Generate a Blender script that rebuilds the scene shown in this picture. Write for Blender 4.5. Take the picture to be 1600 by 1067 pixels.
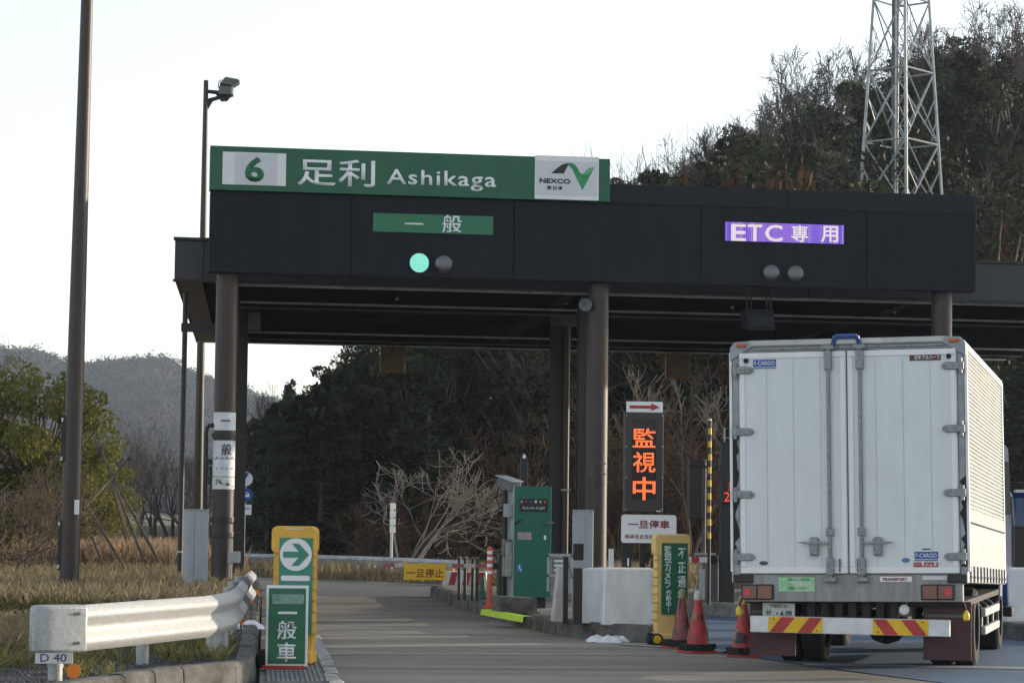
import bpy, bmesh, math, random
import numpy as np
from mathutils import Vector, Matrix, Euler
R = math.radians
PI = math.pi
scene = bpy.context.scene
COL = scene.collection
for o in list(bpy.data.objects):
    bpy.data.objects.remove(o)

# ------------------------------------------------------------ camera
F, CAMH, ROLL = 3900.0, 1.6, 0.0122
PITCH, YAW = math.atan(267 / F), math.atan(398 / F)
cam_d = bpy.data.cameras.new('camera')
cam = bpy.data.objects.new('camera', cam_d)
COL.objects.link(cam)
CR = (Matrix.Rotation(-YAW, 3, 'Z') @ Matrix.Rotation(PI / 2 + PITCH, 3, 'X') @ Matrix.Rotation(ROLL, 3, 'Z'))
cam.matrix_world = Matrix.Translation((0, 0, CAMH)) @ CR.to_4x4()
cam_d.sensor_width = 36
cam_d.lens = F / 1600 * 36
cam_d.clip_start, cam_d.clip_end = 0.5, 20000
cam_d.dof.use_dof = False
scene.camera = cam

# ------------------------------------------------------------ light
SUN_EL, SUN_AZ = R(9.5), R(70)          # azimuth from +Y towards +X
world = bpy.data.worlds.new('World')
scene.world = world
world.use_nodes = True
wn = world.node_tree.nodes
wl = world.node_tree.links
wn.clear()
sky = wn.new('ShaderNodeTexSky')
sky.sky_type = 'NISHITA'
sky.sun_disc = False
sky.sun_elevation = SUN_EL
sky.sun_rotation = SUN_AZ
sky.air_density, sky.dust_density, sky.ozone_density = 1.0, 0.7, 1.5
hs = wn.new('ShaderNodeHueSaturation')
hs.inputs['Saturation'].default_value = 0.42
bgn = wn.new('ShaderNodeBackground')
bgn.inputs['Strength'].default_value = 0.14
wo = wn.new('ShaderNodeOutputWorld')
wl.new(sky.outputs[0], hs.inputs['Color'])
wl.new(hs.outputs[0], bgn.inputs['Color'])
wl.new(bgn.outputs[0], wo.inputs['Surface'])
sl = bpy.data.lights.new('sun', 'SUN')
sl.energy, sl.angle, sl.color = 2.0, R(0.6), (1.0, 0.84, 0.64)
sun = bpy.data.objects.new('sun', sl)
COL.objects.link(sun)
sdir = Vector((math.sin(SUN_AZ) * math.cos(SUN_EL), math.cos(SUN_AZ) * math.cos(SUN_EL), math.sin(SUN_EL)))
sun.rotation_euler = sdir.to_track_quat('Z', 'Y').to_euler()
sun.location = (60, 10, 40)
vs = scene.view_settings
vs.view_transform, vs.look, vs.exposure, vs.gamma = 'Standard', 'None', 1.42, 1.0
vs.use_curve_mapping = False
scene.render.engine = 'CYCLES'
cy = scene.cycles
cy.use_denoising = True
cy.max_bounces, cy.diffuse_bounces, cy.glossy_bounces, cy.transmission_bounces, cy.volume_bounces = 6, 3, 3, 4, 0
cy.sample_clamp_indirect = 4

# ------------------------------------------------------------ photo measurements -> places
def ray(px, py):
    return CR @ Vector(((px - 800) / F, -(py - 533.5) / F, -1))
def G(px, py, z=0.0):                    # point at height z
    d = ray(px, py)
    return Vector((0, 0, CAMH)) + d * ((z - CAMH) / d.z)
def at(px, py, Y):                       # point at distance Y down the lane
    d = ray(px, py)
    return Vector((0, 0, CAMH)) + d * (Y / d.y)
def scl(p):                              # photo pixels per metre there
    return F / -(CR.transposed() @ (Vector(p) - Vector((0, 0, CAMH)))).z

# ------------------------------------------------------------ materials
MATS = {}
def mat(name, col, rough=.6, metal=0, var=.18, scale=6, bump=0, bscale=40, col2=None, spec=.5, stretch=None, objrand=0, thr=None, coat=0, trans=0):
    if name in MATS: return MATS[name]
    m = bpy.data.materials.new(name)
    m.use_nodes = True
    n, l = m.node_tree.nodes, m.node_tree.links
    b = n['Principled BSDF']
    b.inputs['Roughness'].default_value = rough
    b.inputs['Metallic'].default_value = metal
    b.inputs['Specular IOR Level'].default_value = spec
    if coat: b.inputs['Coat Weight'].default_value = coat
    tc = n.new('ShaderNodeTexCoord')
    mp = n.new('ShaderNodeMapping')
    if stretch: mp.inputs['Scale'].default_value = stretch
    l.new(tc.outputs['Object'], mp.inputs[0])
    nz = n.new('ShaderNodeTexNoise')
    nz.inputs['Scale'].default_value = scale
    nz.inputs['Detail'].default_value = 6
    nz.inputs['Roughness'].default_value = .62
    l.new(mp.outputs[0], nz.inputs['Vector'])
    cr = n.new('ShaderNodeValToRGB')
    c2 = col2 or [c * (1 - var * 1.6) for c in col]
    c1 = col if col2 else [min(1, c * (1 + var * .6)) for c in col]
    lo, hi = thr or (.3, .7)
    cr.color_ramp.elements[0].position, cr.color_ramp.elements[1].position = lo, hi
    cr.color_ramp.elements[0].color = (*c2, 1)
    cr.color_ramp.elements[1].color = (*c1, 1)
    l.new(nz.outputs[0], cr.inputs[0])
    out = cr.outputs[0]
    if objrand:
        oi = n.new('ShaderNodeObjectInfo')
        h = n.new('ShaderNodeHueSaturation')
        mr = n.new('ShaderNodeMapRange')
        mr.inputs[3].default_value, mr.inputs[4].default_value = 1 - objrand, 1 + objrand
        l.new(oi.outputs['Random'], mr.inputs[0])
        l.new(mr.outputs[0], h.inputs['Value'])
        mr2 = n.new('ShaderNodeMapRange')
        mr2.inputs[3].default_value, mr2.inputs[4].default_value = .5 - .05 * objrand, .5 + .05 * objrand
        l.new(oi.outputs['Random'], mr2.inputs[0])
        l.new(mr2.outputs[0], h.inputs['Hue'])
        l.new(out, h.inputs['Color'])
        out = h.outputs[0]
    l.new(out, b.inputs['Base Color'])
    if bump:
        nb = n.new('ShaderNodeTexNoise')
        nb.inputs['Scale'].default_value = bscale
        nb.inputs['Detail'].default_value = 4
        l.new(mp.outputs[0], nb.inputs['Vector'])
        bp = n.new('ShaderNodeBump')
        bp.inputs['Strength'].default_value = bump
        bp.inputs['Distance'].default_value = .02
        l.new(nb.outputs[0], bp.inputs['Height'])
        l.new(bp.outputs[0], b.inputs['Normal'])
    if trans:
        b.inputs['Subsurface Weight'].default_value = 0
        tr = n.new('ShaderNodeBsdfTranslucent')
        mx = n.new('ShaderNodeMixShader')
        mx.inputs[0].default_value = trans
        l.new(out, tr.inputs[0])
        l.new(b.outputs[0], mx.inputs[1])
        l.new(tr.outputs[0], mx.inputs[2])
        l.new(mx.outputs[0], n['Material Output'].inputs[0])
    MATS[name] = m
    return m

def led(name, col, strength, pitch=0.0, dark=.12, stripes=None):
    """glowing LED dots: pitch is the dot spacing in metres"""
    m = bpy.data.materials.new(name)
    m.use_nodes = True
    n, l = m.node_tree.nodes, m.node_tree.links
    b = n['Principled BSDF']
    b.inputs['Base Color'].default_value = (.02, .02, .02, 1)
    b.inputs['Emission Color'].default_value = (*col, 1)
    b.inputs['Emission Strength'].default_value = strength
    tc = n.new('ShaderNodeTexCoord')
    if stripes:
        sx = n.new('ShaderNodeSeparateXYZ'); l.new(tc.outputs['Object'], sx.inputs[0])
        sn = n.new('ShaderNodeMath'); sn.operation = 'SNAP'; sn.inputs[1].default_value = pitch * 2
        l.new(sx.outputs[0], sn.inputs[0])
        wnz = n.new('ShaderNodeTexNoise'); wnz.noise_dimensions = '1D'; wnz.inputs['Scale'].default_value = 17
        wnz.inputs['Detail'].default_value = 2
        l.new(sn.outputs[0], wnz.inputs['W'])
        rp = n.new('ShaderNodeValToRGB')
        rp.color_ramp.elements[0].position, rp.color_ramp.elements[1].position = .35, .62
        rp.color_ramp.elements[0].color = (*col, 1)
        rp.color_ramp.elements[1].color = (*stripes, 1)
        l.new(wnz.outputs[0], rp.inputs[0])
        l.new(rp.outputs[0], b.inputs['Emission Color'])
    if pitch:
        vor = n.new('ShaderNodeVectorMath'); vor.operation = 'SCALE'; vor.inputs['Scale'].default_value = 1 / pitch
        l.new(tc.outputs['Object'], vor.inputs[0])
        fr = n.new('ShaderNodeVectorMath'); fr.operation = 'FRACTION'; l.new(vor.outputs[0], fr.inputs[0])
        mu = n.new('ShaderNodeVectorMath'); mu.operation = 'MULTIPLY'; mu.inputs[1].default_value = (1, 1, 0)
        l.new(fr.outputs[0], mu.inputs[0])
        ds = n.new('ShaderNodeVectorMath'); ds.operation = 'DISTANCE'; ds.inputs[1].default_value = (.5, .5, 0)
        l.new(mu.outputs[0], ds.inputs[0])
        rp2 = n.new('ShaderNodeMapRange')
        rp2.inputs[1].default_value, rp2.inputs[2].default_value = .36, .52
        rp2.inputs[3].default_value, rp2.inputs[4].default_value = strength, strength * dark
        l.new(ds.outputs['Value'], rp2.inputs[0])
        l.new(rp2.outputs[0], b.inputs['Emission Strength'])
    return m

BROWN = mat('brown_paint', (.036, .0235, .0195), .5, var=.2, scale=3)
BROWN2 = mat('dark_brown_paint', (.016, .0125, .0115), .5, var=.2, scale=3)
DARKB = mat('dark_board', (.0105, .0135, .0185), .65, var=.22, scale=1.6, spec=.2, stretch=(3, 1, .5))
DARKB2 = mat('dark_band', (.017, .021, .028), .65, var=.22, scale=1.6, spec=.2, stretch=(3, 1, .5))
FASC = mat('fascia_paint', (.03, .033, .042), .5, var=.12, scale=2)
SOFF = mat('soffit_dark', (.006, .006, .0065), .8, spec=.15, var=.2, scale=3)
TAN = mat('soffit_tan', (.3, .26, .22), .7, var=.25, scale=4)
STEEL = mat('purlin_steel', (.55, .54, .52), .4, .3, var=.3, scale=5)  # pale tone: grazing light along the flanges is put into the colour
GALV = mat('galvanised', (.41, .42, .42), .6, .3, var=.16, scale=30)
GREENS = mat('sign_green', (.007, .1, .05), .45, var=.1, scale=3)
GREENL = mat('led_sign_green', (.012, .16, .075), .4, var=.12, scale=6)
WHITE = mat('white_plate', (.74, .75, .76), .5, var=.04, scale=8)
WHITED = mat('white_plate_grey', (.6, .62, .65), .5, var=.05, scale=8)
LETW = mat('white_letter', (.76, .79, .81), .6, var=.03, scale=20)
LETG = mat('green_letter', (.012, .13, .06), .5, var=.06)
LETK = mat('black_letter', (.018, .018, .02), .5, var=.05)
LETR = mat('red_letter', (.22, .015, .02), .5, var=.06)
REDP = mat('red_paint', (.42, .03, .03), .5, var=.15)
BLUEP = mat('blue_paint', (.01, .06, .3), .45, var=.1)
GREYC = mat('cabinet_grey', (.33, .36, .39), .5, var=.12, scale=3)
GREYD = mat('grey_dark', (.12, .125, .13), .55, var=.2, scale=6)
BLACK = mat('black_plastic', (.012, .012, .013), .5, var=.2)
RUBBER = mat('rubber', (.013, .013, .013), .85, var=.3, scale=10)
YELP = mat('yellow_plastic', (.72, .40, .045), .5, var=.14, scale=5, bump=.05)
YELF = mat('yellow_plastic_faded', (.8, .54, .19), .55, var=.14, scale=5, bump=.05)
YELR = mat('yellow_reflective', (.72, .43, .01), .45, var=.1)
CONC = mat('concrete', (.25, .24, .225), .9, var=.35, scale=5, bump=.3, bscale=60)
CONCD = mat('concrete_dirty', (.13, .125, .115), .92, var=.5, scale=3.5, bump=.35, bscale=50)
TEAL = mat('machine_green', (.006, .115, .078), .42, var=.12, scale=4)
TEALF = mat('sign_teal_faded', (.04, .22, .155), .5, var=.1, scale=3)
BLOCKW = mat('crash_block_paint', (.76, .77, .78), .5, col2=(.6, .6, .585), scale=2.5, stretch=(2, 2, .7), thr=(.32, .6))
GLASSD = mat('dark_lens', (.05, .055, .06), .12, 0, var=.05, spec=.8, coat=.6)
AMBER = mat('amber_lens', (.45, .1, .02), .3, var=.1)
REDL = mat('red_lens', (.1, .006, .01), .25, var=.1, coat=.5)
ORANGE = mat('orange_reflector', (.85, .24, .02), .4, var=.06)
WOOD = mat('grey_wood', (.12, .095, .07), .85, var=.35, scale=10)
SNOW = mat('snow', (.8, .82, .85), .7, var=.06, scale=20, bump=.3)

# ------------------------------------------------------------ mesh helpers
class MB:
    def __init__(s): s.v, s.f = [], []
    def add(s, vs, fs):
        k = len(s.v)
        s.v += [tuple(v) for v in vs]
        s.f += [tuple(i + k for i in f) for f in fs]
        return s
    def box(s, x0, x1, y0, y1, z0, z1, m=None):
        vs = [(x, y, z) for z in (z0, z1) for y in (y0, y1) for x in (x0, x1)]
        if m is not None: vs = [m @ Vector(v) for v in vs]
        return s.add(vs, [(0, 2, 3, 1), (4, 5, 7, 6), (0, 1, 5, 4), (2, 6, 7, 3), (0, 4, 6, 2), (1, 3, 7, 5)])
    def cbox(s, c, d, rz=0, rx=0):
        m = Matrix.Translation(c) @ Matrix.Rotation(rz, 4, 'Z') @ Matrix.Rotation(rx, 4, 'X')
        return s.box(-d[0] / 2, d[0] / 2, -d[1] / 2, d[1] / 2, -d[2] / 2, d[2] / 2, m)
    def cyl(s, a, b, r0, r1=None, n=16, caps=True):
        a, b = Vector(a), Vector(b)
        r1 = r0 if r1 is None else r1
        q = (b - a).to_track_quat('Z', 'Y')
        u, w = q @ Vector((1, 0, 0)), q @ Vector((0, 1, 0))
        vs = []
        for c, r in ((a, r0), (b, r1)):
            for i in range(n):
                t = 2 * PI * i / n
                vs.append(c + u * (r * math.cos(t)) + w * (r * math.sin(t)))
        fs = [(i, (i + 1) % n, n + (i + 1) % n, n + i) for i in range(n)]
        if caps: fs += [tuple(range(n - 1, -1, -1)), tuple(range(n, 2 * n))]
        return s.add(vs, fs)
    def tube(s, pts, r, n=8):
        for a, b in zip(pts[:-1], pts[1:]): s.cyl(a, b, r, r, n)
        return s
    def lathe(s, c, prof, n=24):          # prof: (radius, z)
        c = Vector(c); vs, fs = [], []
        for r, z in prof:
            for i in range(n):
                t = 2 * PI * i / n
                vs.append(c + Vector((r * math.cos(t), r * math.sin(t), z)))
        for k in range(len(prof) - 1):
            for i in range(n):
                j = (i + 1) % n
                fs.append((k * n + i, k * n + j, (k + 1) * n + j, (k + 1) * n + i))
        fs.append(tuple(range(n - 1, -1, -1))); k = (len(prof) - 1) * n
        fs.append(tuple(range(k, k + n)))
        return s.add(vs, fs)
    def prism(s, poly, d0, d1, axis='y'):   # poly in (x,z), extruded along y;  axis 'z': poly in (x,y)
        n = len(poly)
        if axis == 'y': vs = [(p[0], d0, p[1]) for p in poly] + [(p[0], d1, p[1]) for p in poly]
        elif axis == 'z': vs = [(p[0], p[1], d0) for p in poly] + [(p[0], p[1], d1) for p in poly]
        else: vs = [(d0, p[0], p[1]) for p in poly] + [(d1, p[0], p[1]) for p in poly]
        fs = [tuple(range(n)), tuple(range(2 * n - 1, n - 1, -1))]
        fs += [(i, n + i, n + (i + 1) % n, (i + 1) % n) for i in range(n)]
        return s.add(vs, fs)

def rrect(x0, x1, z0, z1, r, k=5):
    p = []
    for cx, cz, a in ((x1 - r, z0 + r, -90), (x1 - r, z1 - r, 0), (x0 + r, z1 - r, 90), (x0 + r, z0 + r, 180)):
        for i in range(k + 1):
            t = R(a + 90 * i / k)
            p.append((cx + r * math.cos(t), cz + r * math.sin(t)))
    return p

def link(o, parent=None):
    COL.objects.link(o)
    if parent is not None: o.parent = parent
    return o
def mk(name, mb, m, parent=None, bevel=0, smooth=False, kind=None):
    me = bpy.data.meshes.new(name or 'plant')
    me.from_pydata(mb.v, [], mb.f)
    bm = bmesh.new(); bm.from_mesh(me)
    bmesh.ops.recalc_face_normals(bm, faces=bm.faces)
    bm.to_mesh(me); bm.free()
    me.materials.append(m)
    o = bpy.data.objects.new(name, me)
    link(o, parent)
    if smooth:
        for p in me.polygons: p.use_smooth = True
        me.set_sharp_from_angle(angle=R(38))
    if bevel:
        md = o.modifiers.new('bevel', 'BEVEL'); md.width = bevel; md.segments = 2; md.limit_method = 'ANGLE'
    if kind: o['kind'] = kind
    return o
def tag(o, label, cat, group=None):
    o['label'], o['category'] = label, cat
    if group: o['group'] = group
    return o
def thing(name, label, cat, loc=(0, 0, 0), rz=0, group=None):
    o = bpy.data.objects.new(name, None)
    o.empty_display_size = .2
    link(o)
    o.location, o.rotation_euler = loc, (0, 0, rz)
    return tag(o, label, cat, group)
def struct(name, mb, m, **k):
    return mk(name, mb, m, kind='structure', **k)
def dup(root, loc, rz=0, label=None, sc=None):
    c = root.copy(); link(c); c.location = loc; c.rotation_euler = (0, 0, rz)
    if sc: c.scale = sc
    if label: c['label'] = label
    for ch in root.children:
        d = ch.copy(); link(d, c)
        for g in ch.children:
            e = g.copy(); link(e, d)
    return c
def text(name, s, w, h, m, parent, loc, bold=.0, th=.004, rot=(PI / 2, 0, 0), vert=False, sp=1.0, line=.95):
    """lettering fitted to w x h metres, centred at loc, facing -Y"""
    c = bpy.data.curves.new(name, 'FONT')
    c.body = '\n'.join(s) if vert else s
    c.align_x, c.space_character, c.space_line = 'CENTER', sp, line
    c.offset = bold
    c.resolution_u = 3
    t = bpy.data.objects.new(name, c); COL.objects.link(t)
    me = bpy.data.meshes.new_from_object(t.evaluated_get(bpy.context.evaluated_depsgraph_get()))
    bpy.data.objects.remove(t)
    n = len(me.vertices)
    co = np.empty(n * 3, np.float32); me.vertices.foreach_get('co', co); co = co.reshape(-1, 3)
    lo, hi = co.min(0), co.max(0)
    co[:, 0] = (co[:, 0] - (lo[0] + hi[0]) / 2) * (w / max(1e-6, hi[0] - lo[0]))
    co[:, 1] = (co[:, 1] - (lo[1] + hi[1]) / 2) * (h / max(1e-6, hi[1] - lo[1]))
    bm = bmesh.new()
    me.vertices.foreach_set('co', co.ravel()); bm.from_mesh(me)
    ex = bmesh.ops.extrude_face_region(bm, geom=bm.faces[:])
    for v in ex['geom']:
        if isinstance(v, bmesh.types.BMVert): v.co.z += th
    bmesh.ops.recalc_face_normals(bm, faces=bm.faces)
    me2 = bpy.data.meshes.new(name); bm.to_mesh(me2); bm.free()
    me2.materials.append(m)
    o = bpy.data.objects.new(name, me2); link(o, parent)
    o.location, o.rotation_euler = loc, rot
    return o
def raw(name, V, Fq, m, parent=None, kind=None):
    """mesh from numpy arrays of vertices and quads/tris"""
    me = bpy.data.meshes.new(name or 'plant')
    nv, nf, k = len(V), len(Fq), Fq.shape[1]
    me.vertices.add(nv); me.vertices.foreach_set('co', np.asarray(V, np.float32).ravel())
    me.loops.add(nf * k); me.loops.foreach_set('vertex_index', np.asarray(Fq, np.int32).ravel())
    me.polygons.add(nf); me.polygons.foreach_set('loop_start', np.arange(0, nf * k, k, dtype=np.int32))
    me.update(calc_edges=True)
    me.materials.append(m)
    if name is None: return me
    o = bpy.data.objects.new(name, me); link(o, parent)
    if kind: o['kind'] = kind
    return o

# ============================================================ ground, roads, islands
GRASSG = mat('verge_soil', (.15, .115, .065), .95, var=.5, scale=.9, bump=.5, bscale=8, col2=(.055, .06, .025))
ASPH = mat('asphalt', (.13, .132, .137), .9, var=.3, scale=2.2, bump=.25, bscale=90)
LANEC = mat('worn_concrete_pavement', (.34, .298, .245), .85, bump=.3, bscale=80, col2=(.15, .135, .118), scale=.55, stretch=(.28, 1.3, 1), thr=(.32, .66))
BLUEA = mat('blue_pavement', (.08, .155, .255), .8, bump=.2, bscale=80, col2=(.075, .115, .165), scale=1.1)
PAINT = mat('road_paint', (.5, .5, .5), .7, col2=(.2, .2, .2), scale=9, thr=(.36, .5))
GRAVELB = mat('gravel_bed', (.07, .07, .072), .95, var=.5, scale=40, bump=.6, bscale=60)

struct('ground', MB().add([(-3000, -200, -.03), (3000, -200, -.03), (3000, 4000, -.03), (-3000, 4000, -.03)], [(0, 1, 2, 3)]), GRASSG)
def sheet(name, poly, z, m):
    return struct(name, MB().add([(x, y, z) for x, y in poly], [tuple(range(len(poly)))]), m)
road_poly = [(-40, -60), (80, -60), (80, 49), (9, 51.6), (4.2, 54.45), (1.36, 57.4), (-2.6, 61.6), (-4.2, 62.8), (-5.2, 61.4), (-1.0, 52), (.1, 46), (.1, 21.7), (-.54, 20.9), (-1.3, 19.1), (-4, 13), (-9, 6), (-40, -10)]
sheet('road', road_poly, 0, ASPH)
sheet('lane_pavement', [(.3, 5), (7.6, 5), (6.75, 23.4), (6.0, 25.9), (5.65, 27.6), (5.2, 29.2), (5.0, 32), (3.6, 46.4), (.3, 46.9)], .004, LANEC)
sheet('blue_lane', [(7.66, 5), (16, 5), (16, 50), (3.9, 50), (5.05, 32), (5.25, 29.3), (5.7, 27.7), (6.06, 25.95), (6.8, 23.4)], .008, BLUEA)
# painted lines
def stripe(name, a, b, w, z=.014, m=PAINT):
    a, b = Vector((a[0], a[1], 0)), Vector((b[0], b[1], 0))
    n = (b - a).normalized().cross(Vector((0, 0, 1))) * (w / 2)
    return struct(name, MB().add([(p.x, p.y, z) for p in (a - n, a + n, b + n, b - n)], [(0, 1, 2, 3)]), m)
stripe('edge_line', (1.36, 57.1), (4.25, 54.12), .13)
stripe('edge_line', (4.25, 54.12), (8.5, 51.5), .13)
stripe('edge_line', (1.36, 57.1), (-2.2, 60.8), .13)
stripe('stop_line', (4.45, 30.5), (6.3, 28.15), .16)
stripe('blue_lane_line', (5.9, 26.55), (11.5, 25.55), .42, m=mat('faded_line', (.33, .335, .34), .8, col2=(.19, .2, .22), scale=5))
JOINT_SUN = mat('joint_sun_strip', (.52, .49, .44), .85, var=.3, scale=7)  # pale strips: joints, with bands of low sun put into the colour
JOINTD = mat('tar_joint', (.08, .077, .072), .85, var=.3, scale=7)
for py, w, m in ((991, .07, JOINT_SUN), (1023, .12, JOINT_SUN), (972, .05, JOINTD), (960, .05, JOINTD), (1046, .04, JOINTD)):
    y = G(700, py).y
    stripe('pavement_strip', (.85, y), (min(5.2, 3.4 if y > 33 else 5.2), y + .12), w, z=.0095, m=m)

# --- kerb stones laid along a path; each stone its own piece
def kerb(parent, path, w, z0, z1, m, ln=.6, gap=.012, inner=1, ch=.03, top=None):
    pts = [Vector((x, y, 0)) for x, y in path]
    seg = [(a, b) for a, b in zip(pts[:-1], pts[1:])]
    rnd = random.Random(len(path) * 7 + int(path[0][0] * 10))
    for a, b in seg:
        L = (b - a).length
        n = max(1, round(L / ln))
        d = (b - a) / L
        nn = Vector((-d.y, d.x, 0)) * inner
        for i in range(n):
            p, q = a + d * (L * i / n + gap / 2), a + d * (L * (i + 1) / n - gap / 2)
            dz, dn = rnd.uniform(-.008, .008), rnd.uniform(-.008, .008)
            vs = []
            for e in (p, q):
                for t, z in ((0, z0), (.02, z1 - ch), (.02 + ch, z1), (w, z1), (w, z0)):
                    r = e + nn * (t + dn); vs.append((r.x, r.y, z + (dz if z > z0 else 0)))
            mk('kerb_stone', MB().add(vs, [(0, 1, 6, 5), (1, 2, 7, 6), (2, 3, 8, 7), (3, 4, 9, 8), (4, 3, 2, 1, 0), (5, 6, 7, 8, 9)]), m, parent)

# left island: gravel bed behind a tall kerb, and a low walkway beside the lane
tall = [(-3.6, 14.2), (-1.3, 19.05), (-.96, 19.85), (-.54, 20.85), (-.12, 21.55), (.04, 22.2), (.06, 26), (.08, 30.3), (.13, 38), (.16, 46)]
bed = struct('left_island', MB().add([(x - .1, y, .24) for x, y in tall] + [(-2.4, 46, .25), (-3.2, 36, .27), (-3.2, 28, .26), (-4.2, 22, .25), (-6.2, 14.2, .24)], [tuple(range(len(tall) + 5))]), GRAVELB)
kerb(bed, tall, .17, 0, .3, CONCD)
walk = struct('walkway', MB().prism([(.07, 21.6), (.7, 21.6), (.7, 46), (.17, 46)], 0, .11, 'z'), CONC)
kerb(walk, [(.82, 20.9), (.82, 46)], .16, 0, .13, mat('kerb_painted', (.42, .41, .4), .9, col2=(.17, .165, .155), scale=7, thr=(.38, .56), bump=.3, bscale=50), ln=1.0)
GRATE = mat('steel_grating', (.3, .31, .32), .5, .5, var=.4, scale=20)
for i in range(6):
    y0 = 21.75 + i * .5
    mb = MB()
    for k in range(12): mb.box(.14 + k * .042, .158 + k * .042, y0, y0 + .47, .112, .135)
    for k in range(9): mb.box(.13, .63, y0 + .01 + k * .055, y0 + .02 + k * .055, .114, .131)
    mk('grating_panel', mb, GRATE, walk)

# right island
isl = [(5.12, 30.95), (4.9, 30.9), (4.4, 31.35), (3.94, 32.6), (3.72, 35.07), (3.5, 38.4), (3.35, 42.74), (3.3, 47), (3.7, 47.6)]
islr = [(5.9, 47.6), (6.1, 44), (5.95, 38), (5.3, 33), (5.12, 30.95)]
isl_o = struct('centre_island', MB().add([(x + (.06 if x < 5 else -.06), y + .05, .2) for x, y in isl + islr[:-1]], [tuple(range(len(isl) + len(islr) - 1))]), CONC)
kerb(isl_o, isl, .18, 0, .22, CONCD, inner=-1)
kerb(isl_o, islr, .18, 0, .22, CONCD, inner=-1)
HIVIS = mat('hivis_yellow_paint', (.5, .72, .03), .5, var=.15)
a, b = G(752, 951.5, .226), G(818, 963, .226)
mk('painted_edge', MB().add([(a.x + .0, a.y, .228), (b.x, b.y, .228), (b.x + .13, b.y + .02, .229), (a.x + .13, a.y + .02, .229),
    (a.x - .012, a.y, .15), (b.x - .012, b.y, .15)], [(0, 1, 2, 3), (4, 5, 1, 0)]), HIVIS, isl_o)
# island beyond the blue lane
isf = [(9.3, 36.4), (7.6, 38.7), (6.95, 39.8), (6.9, 44), (7.2, 47)]
isf_o = struct('far_island', MB().add([(x + .05, y + .05, .2) for x, y in isf] + [(12, 47, .2), (12, 36, .2)], [tuple(range(7))]), CONC)
kerb(isf_o, isf, .18, 0, .22, CONC, inner=-1)
isr = [(14.5, 29), (10.3, 31.4), (9.75, 33), (9.7, 36.2)]
isr_o = struct('right_island', MB().add([(x + .05, y + .05, .2) for x, y in isr] + [(14.5, 36.2, .2)], [tuple(range(5))]), CONC)
kerb(isr_o, isr, .18, 0, .22, CONCD, inner=-1)

# ============================================================ toll gantry with its sign boards
P0, P1 = G(325.5, 424.3, 5.1), G(1525.6, 455.9, 5.1)
U = (P1 - P0); GL = U.length; U = U / GL
GRZ = math.atan2(U.y, U.x)
NB = Vector((U.y, -U.x, 0))            # towards the viewer
def bp(px, py):                         # point on the board's front plane -> (along, height)
    d = ray(px, py); o = Vector((0, 0, CAMH))
    t = (P0 - o).dot(NB) / d.dot(NB)
    p = o + d * t
    return (p - P0).dot(U), p.z
gan = thing('toll_gate_gantry', 'dark toll gate sign gantry on brown round columns with green header sign', 'gantry', (P0.x, P0.y, 0), GRZ)
seams = [0] + [bp(x, 400)[0] for x in (548, 803, 1095, 1355)] + [GL]
for a, b in zip(seams[:-1], seams[1:]):
    mk('board_panel', MB().box(a + .006, b - .006, 0, .3, 5.1, 6.3), DARKB, gan, bevel=.006)
mk('board_frame', MB().box(.02, GL - .02, .05, .34, 5.13, 6.57), BLACK, gan)
u952 = bp(952, 300)[0]
for a, b in ((u952 + .01, bp(1230, 300)[0]), (bp(1230, 300)[0] + .01, GL)):
    mk('top_band', MB().box(a, b, .02, .33, 6.305, 6.6), DARKB2, gan, bevel=.006)
hd = mk('header_sign', MB().box(-.01, u952, -.06, .2, 6.31, 6.97), GREENS, gan, bevel=.008)
for x in (445, 600, 818, 835):
    u = bp(x, 260)[0]
    mk('sign_seam', MB().box(u - .004, u + .004, -.0615, -.055, 6.33, 6.95), mat('sign_green_dark', (.01, .075, .045), .5), hd)
def plate(name, px0, px1, py0, py1, m, parent, y=-.066, th=.006):
    (u0, z1), (u1, z0) = bp(px0, py0), bp(px1, py1)
    return mk(name, MB().box(u0, u1, y, y + th, z0, z1), m, parent)
def btext(name, s, px0, px1, py0, py1, m, parent, y=-.07, **k):
    (u0, z1), (u1, z0) = bp(px0, py0), bp(px1, py1)
    return text(name, s, u1 - u0, z1 - z0, m, parent, ((u0 + u1) / 2, y, (z0 + z1) / 2), **k)
plate('number_panel', 348, 446, 238, 292, WHITE, hd)
plate('number_plate', 368, 432, 240, 291, WHITED, hd, y=-.072)
btext('number', '6', 383, 412, 246, 286, LETG, hd, y=-.076, bold=.03)
btext('lettering', '足利', 465, 585, 248, 294, LETW, hd, y=-.062, bold=.012, sp=1.08)
btext('lettering', 'Ashikaga', 604, 774, 265, 301, LETW, hd, y=-.062, bold=.012, sp=1.12)
plate('logo_panel', 835, 934, 243.5, 314.5, WHITE, hd)
plate('logo_plate', 837, 932, 252, 308, WHITED, hd, y=-.07)
btext('logo_lettering', 'NEXCO', 842, 890, 279.5, 288.5, LETK, hd, y=-.074, bold=.03)
btext('logo_lettering', '東日本', 853, 878, 291, 298, LETK, hd, y=-.074, bold=.01, sp=1.15)
def logo(pts, m, y=-.074):
    q = [bp(320 + x * .4, 210 + z * .4) for x, z in pts]
    return mk('logo_mark', MB().prism(q, y, y + .003), m, hd)
logo([(1350, 155), (1384, 126), (1402, 118), (1420, 115), (1399, 156)], LETK)
logo([(1404, 118), (1424, 114), (1440, 118), (1452, 134), (1462, 154), (1474, 160), (1486, 146), (1494, 136), (1519, 130), (1472, 221), (1444, 164), (1432, 138), (1420, 126)], mat('logo_green', (.02, .3, .12), .5))
logo([(1466, 158), (1478, 158), (1488, 145), (1495, 137), (1519, 131), (1506, 150), (1490, 162)], mat('logo_light_green', (.12, .5, .25), .5), y=-.077)
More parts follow.
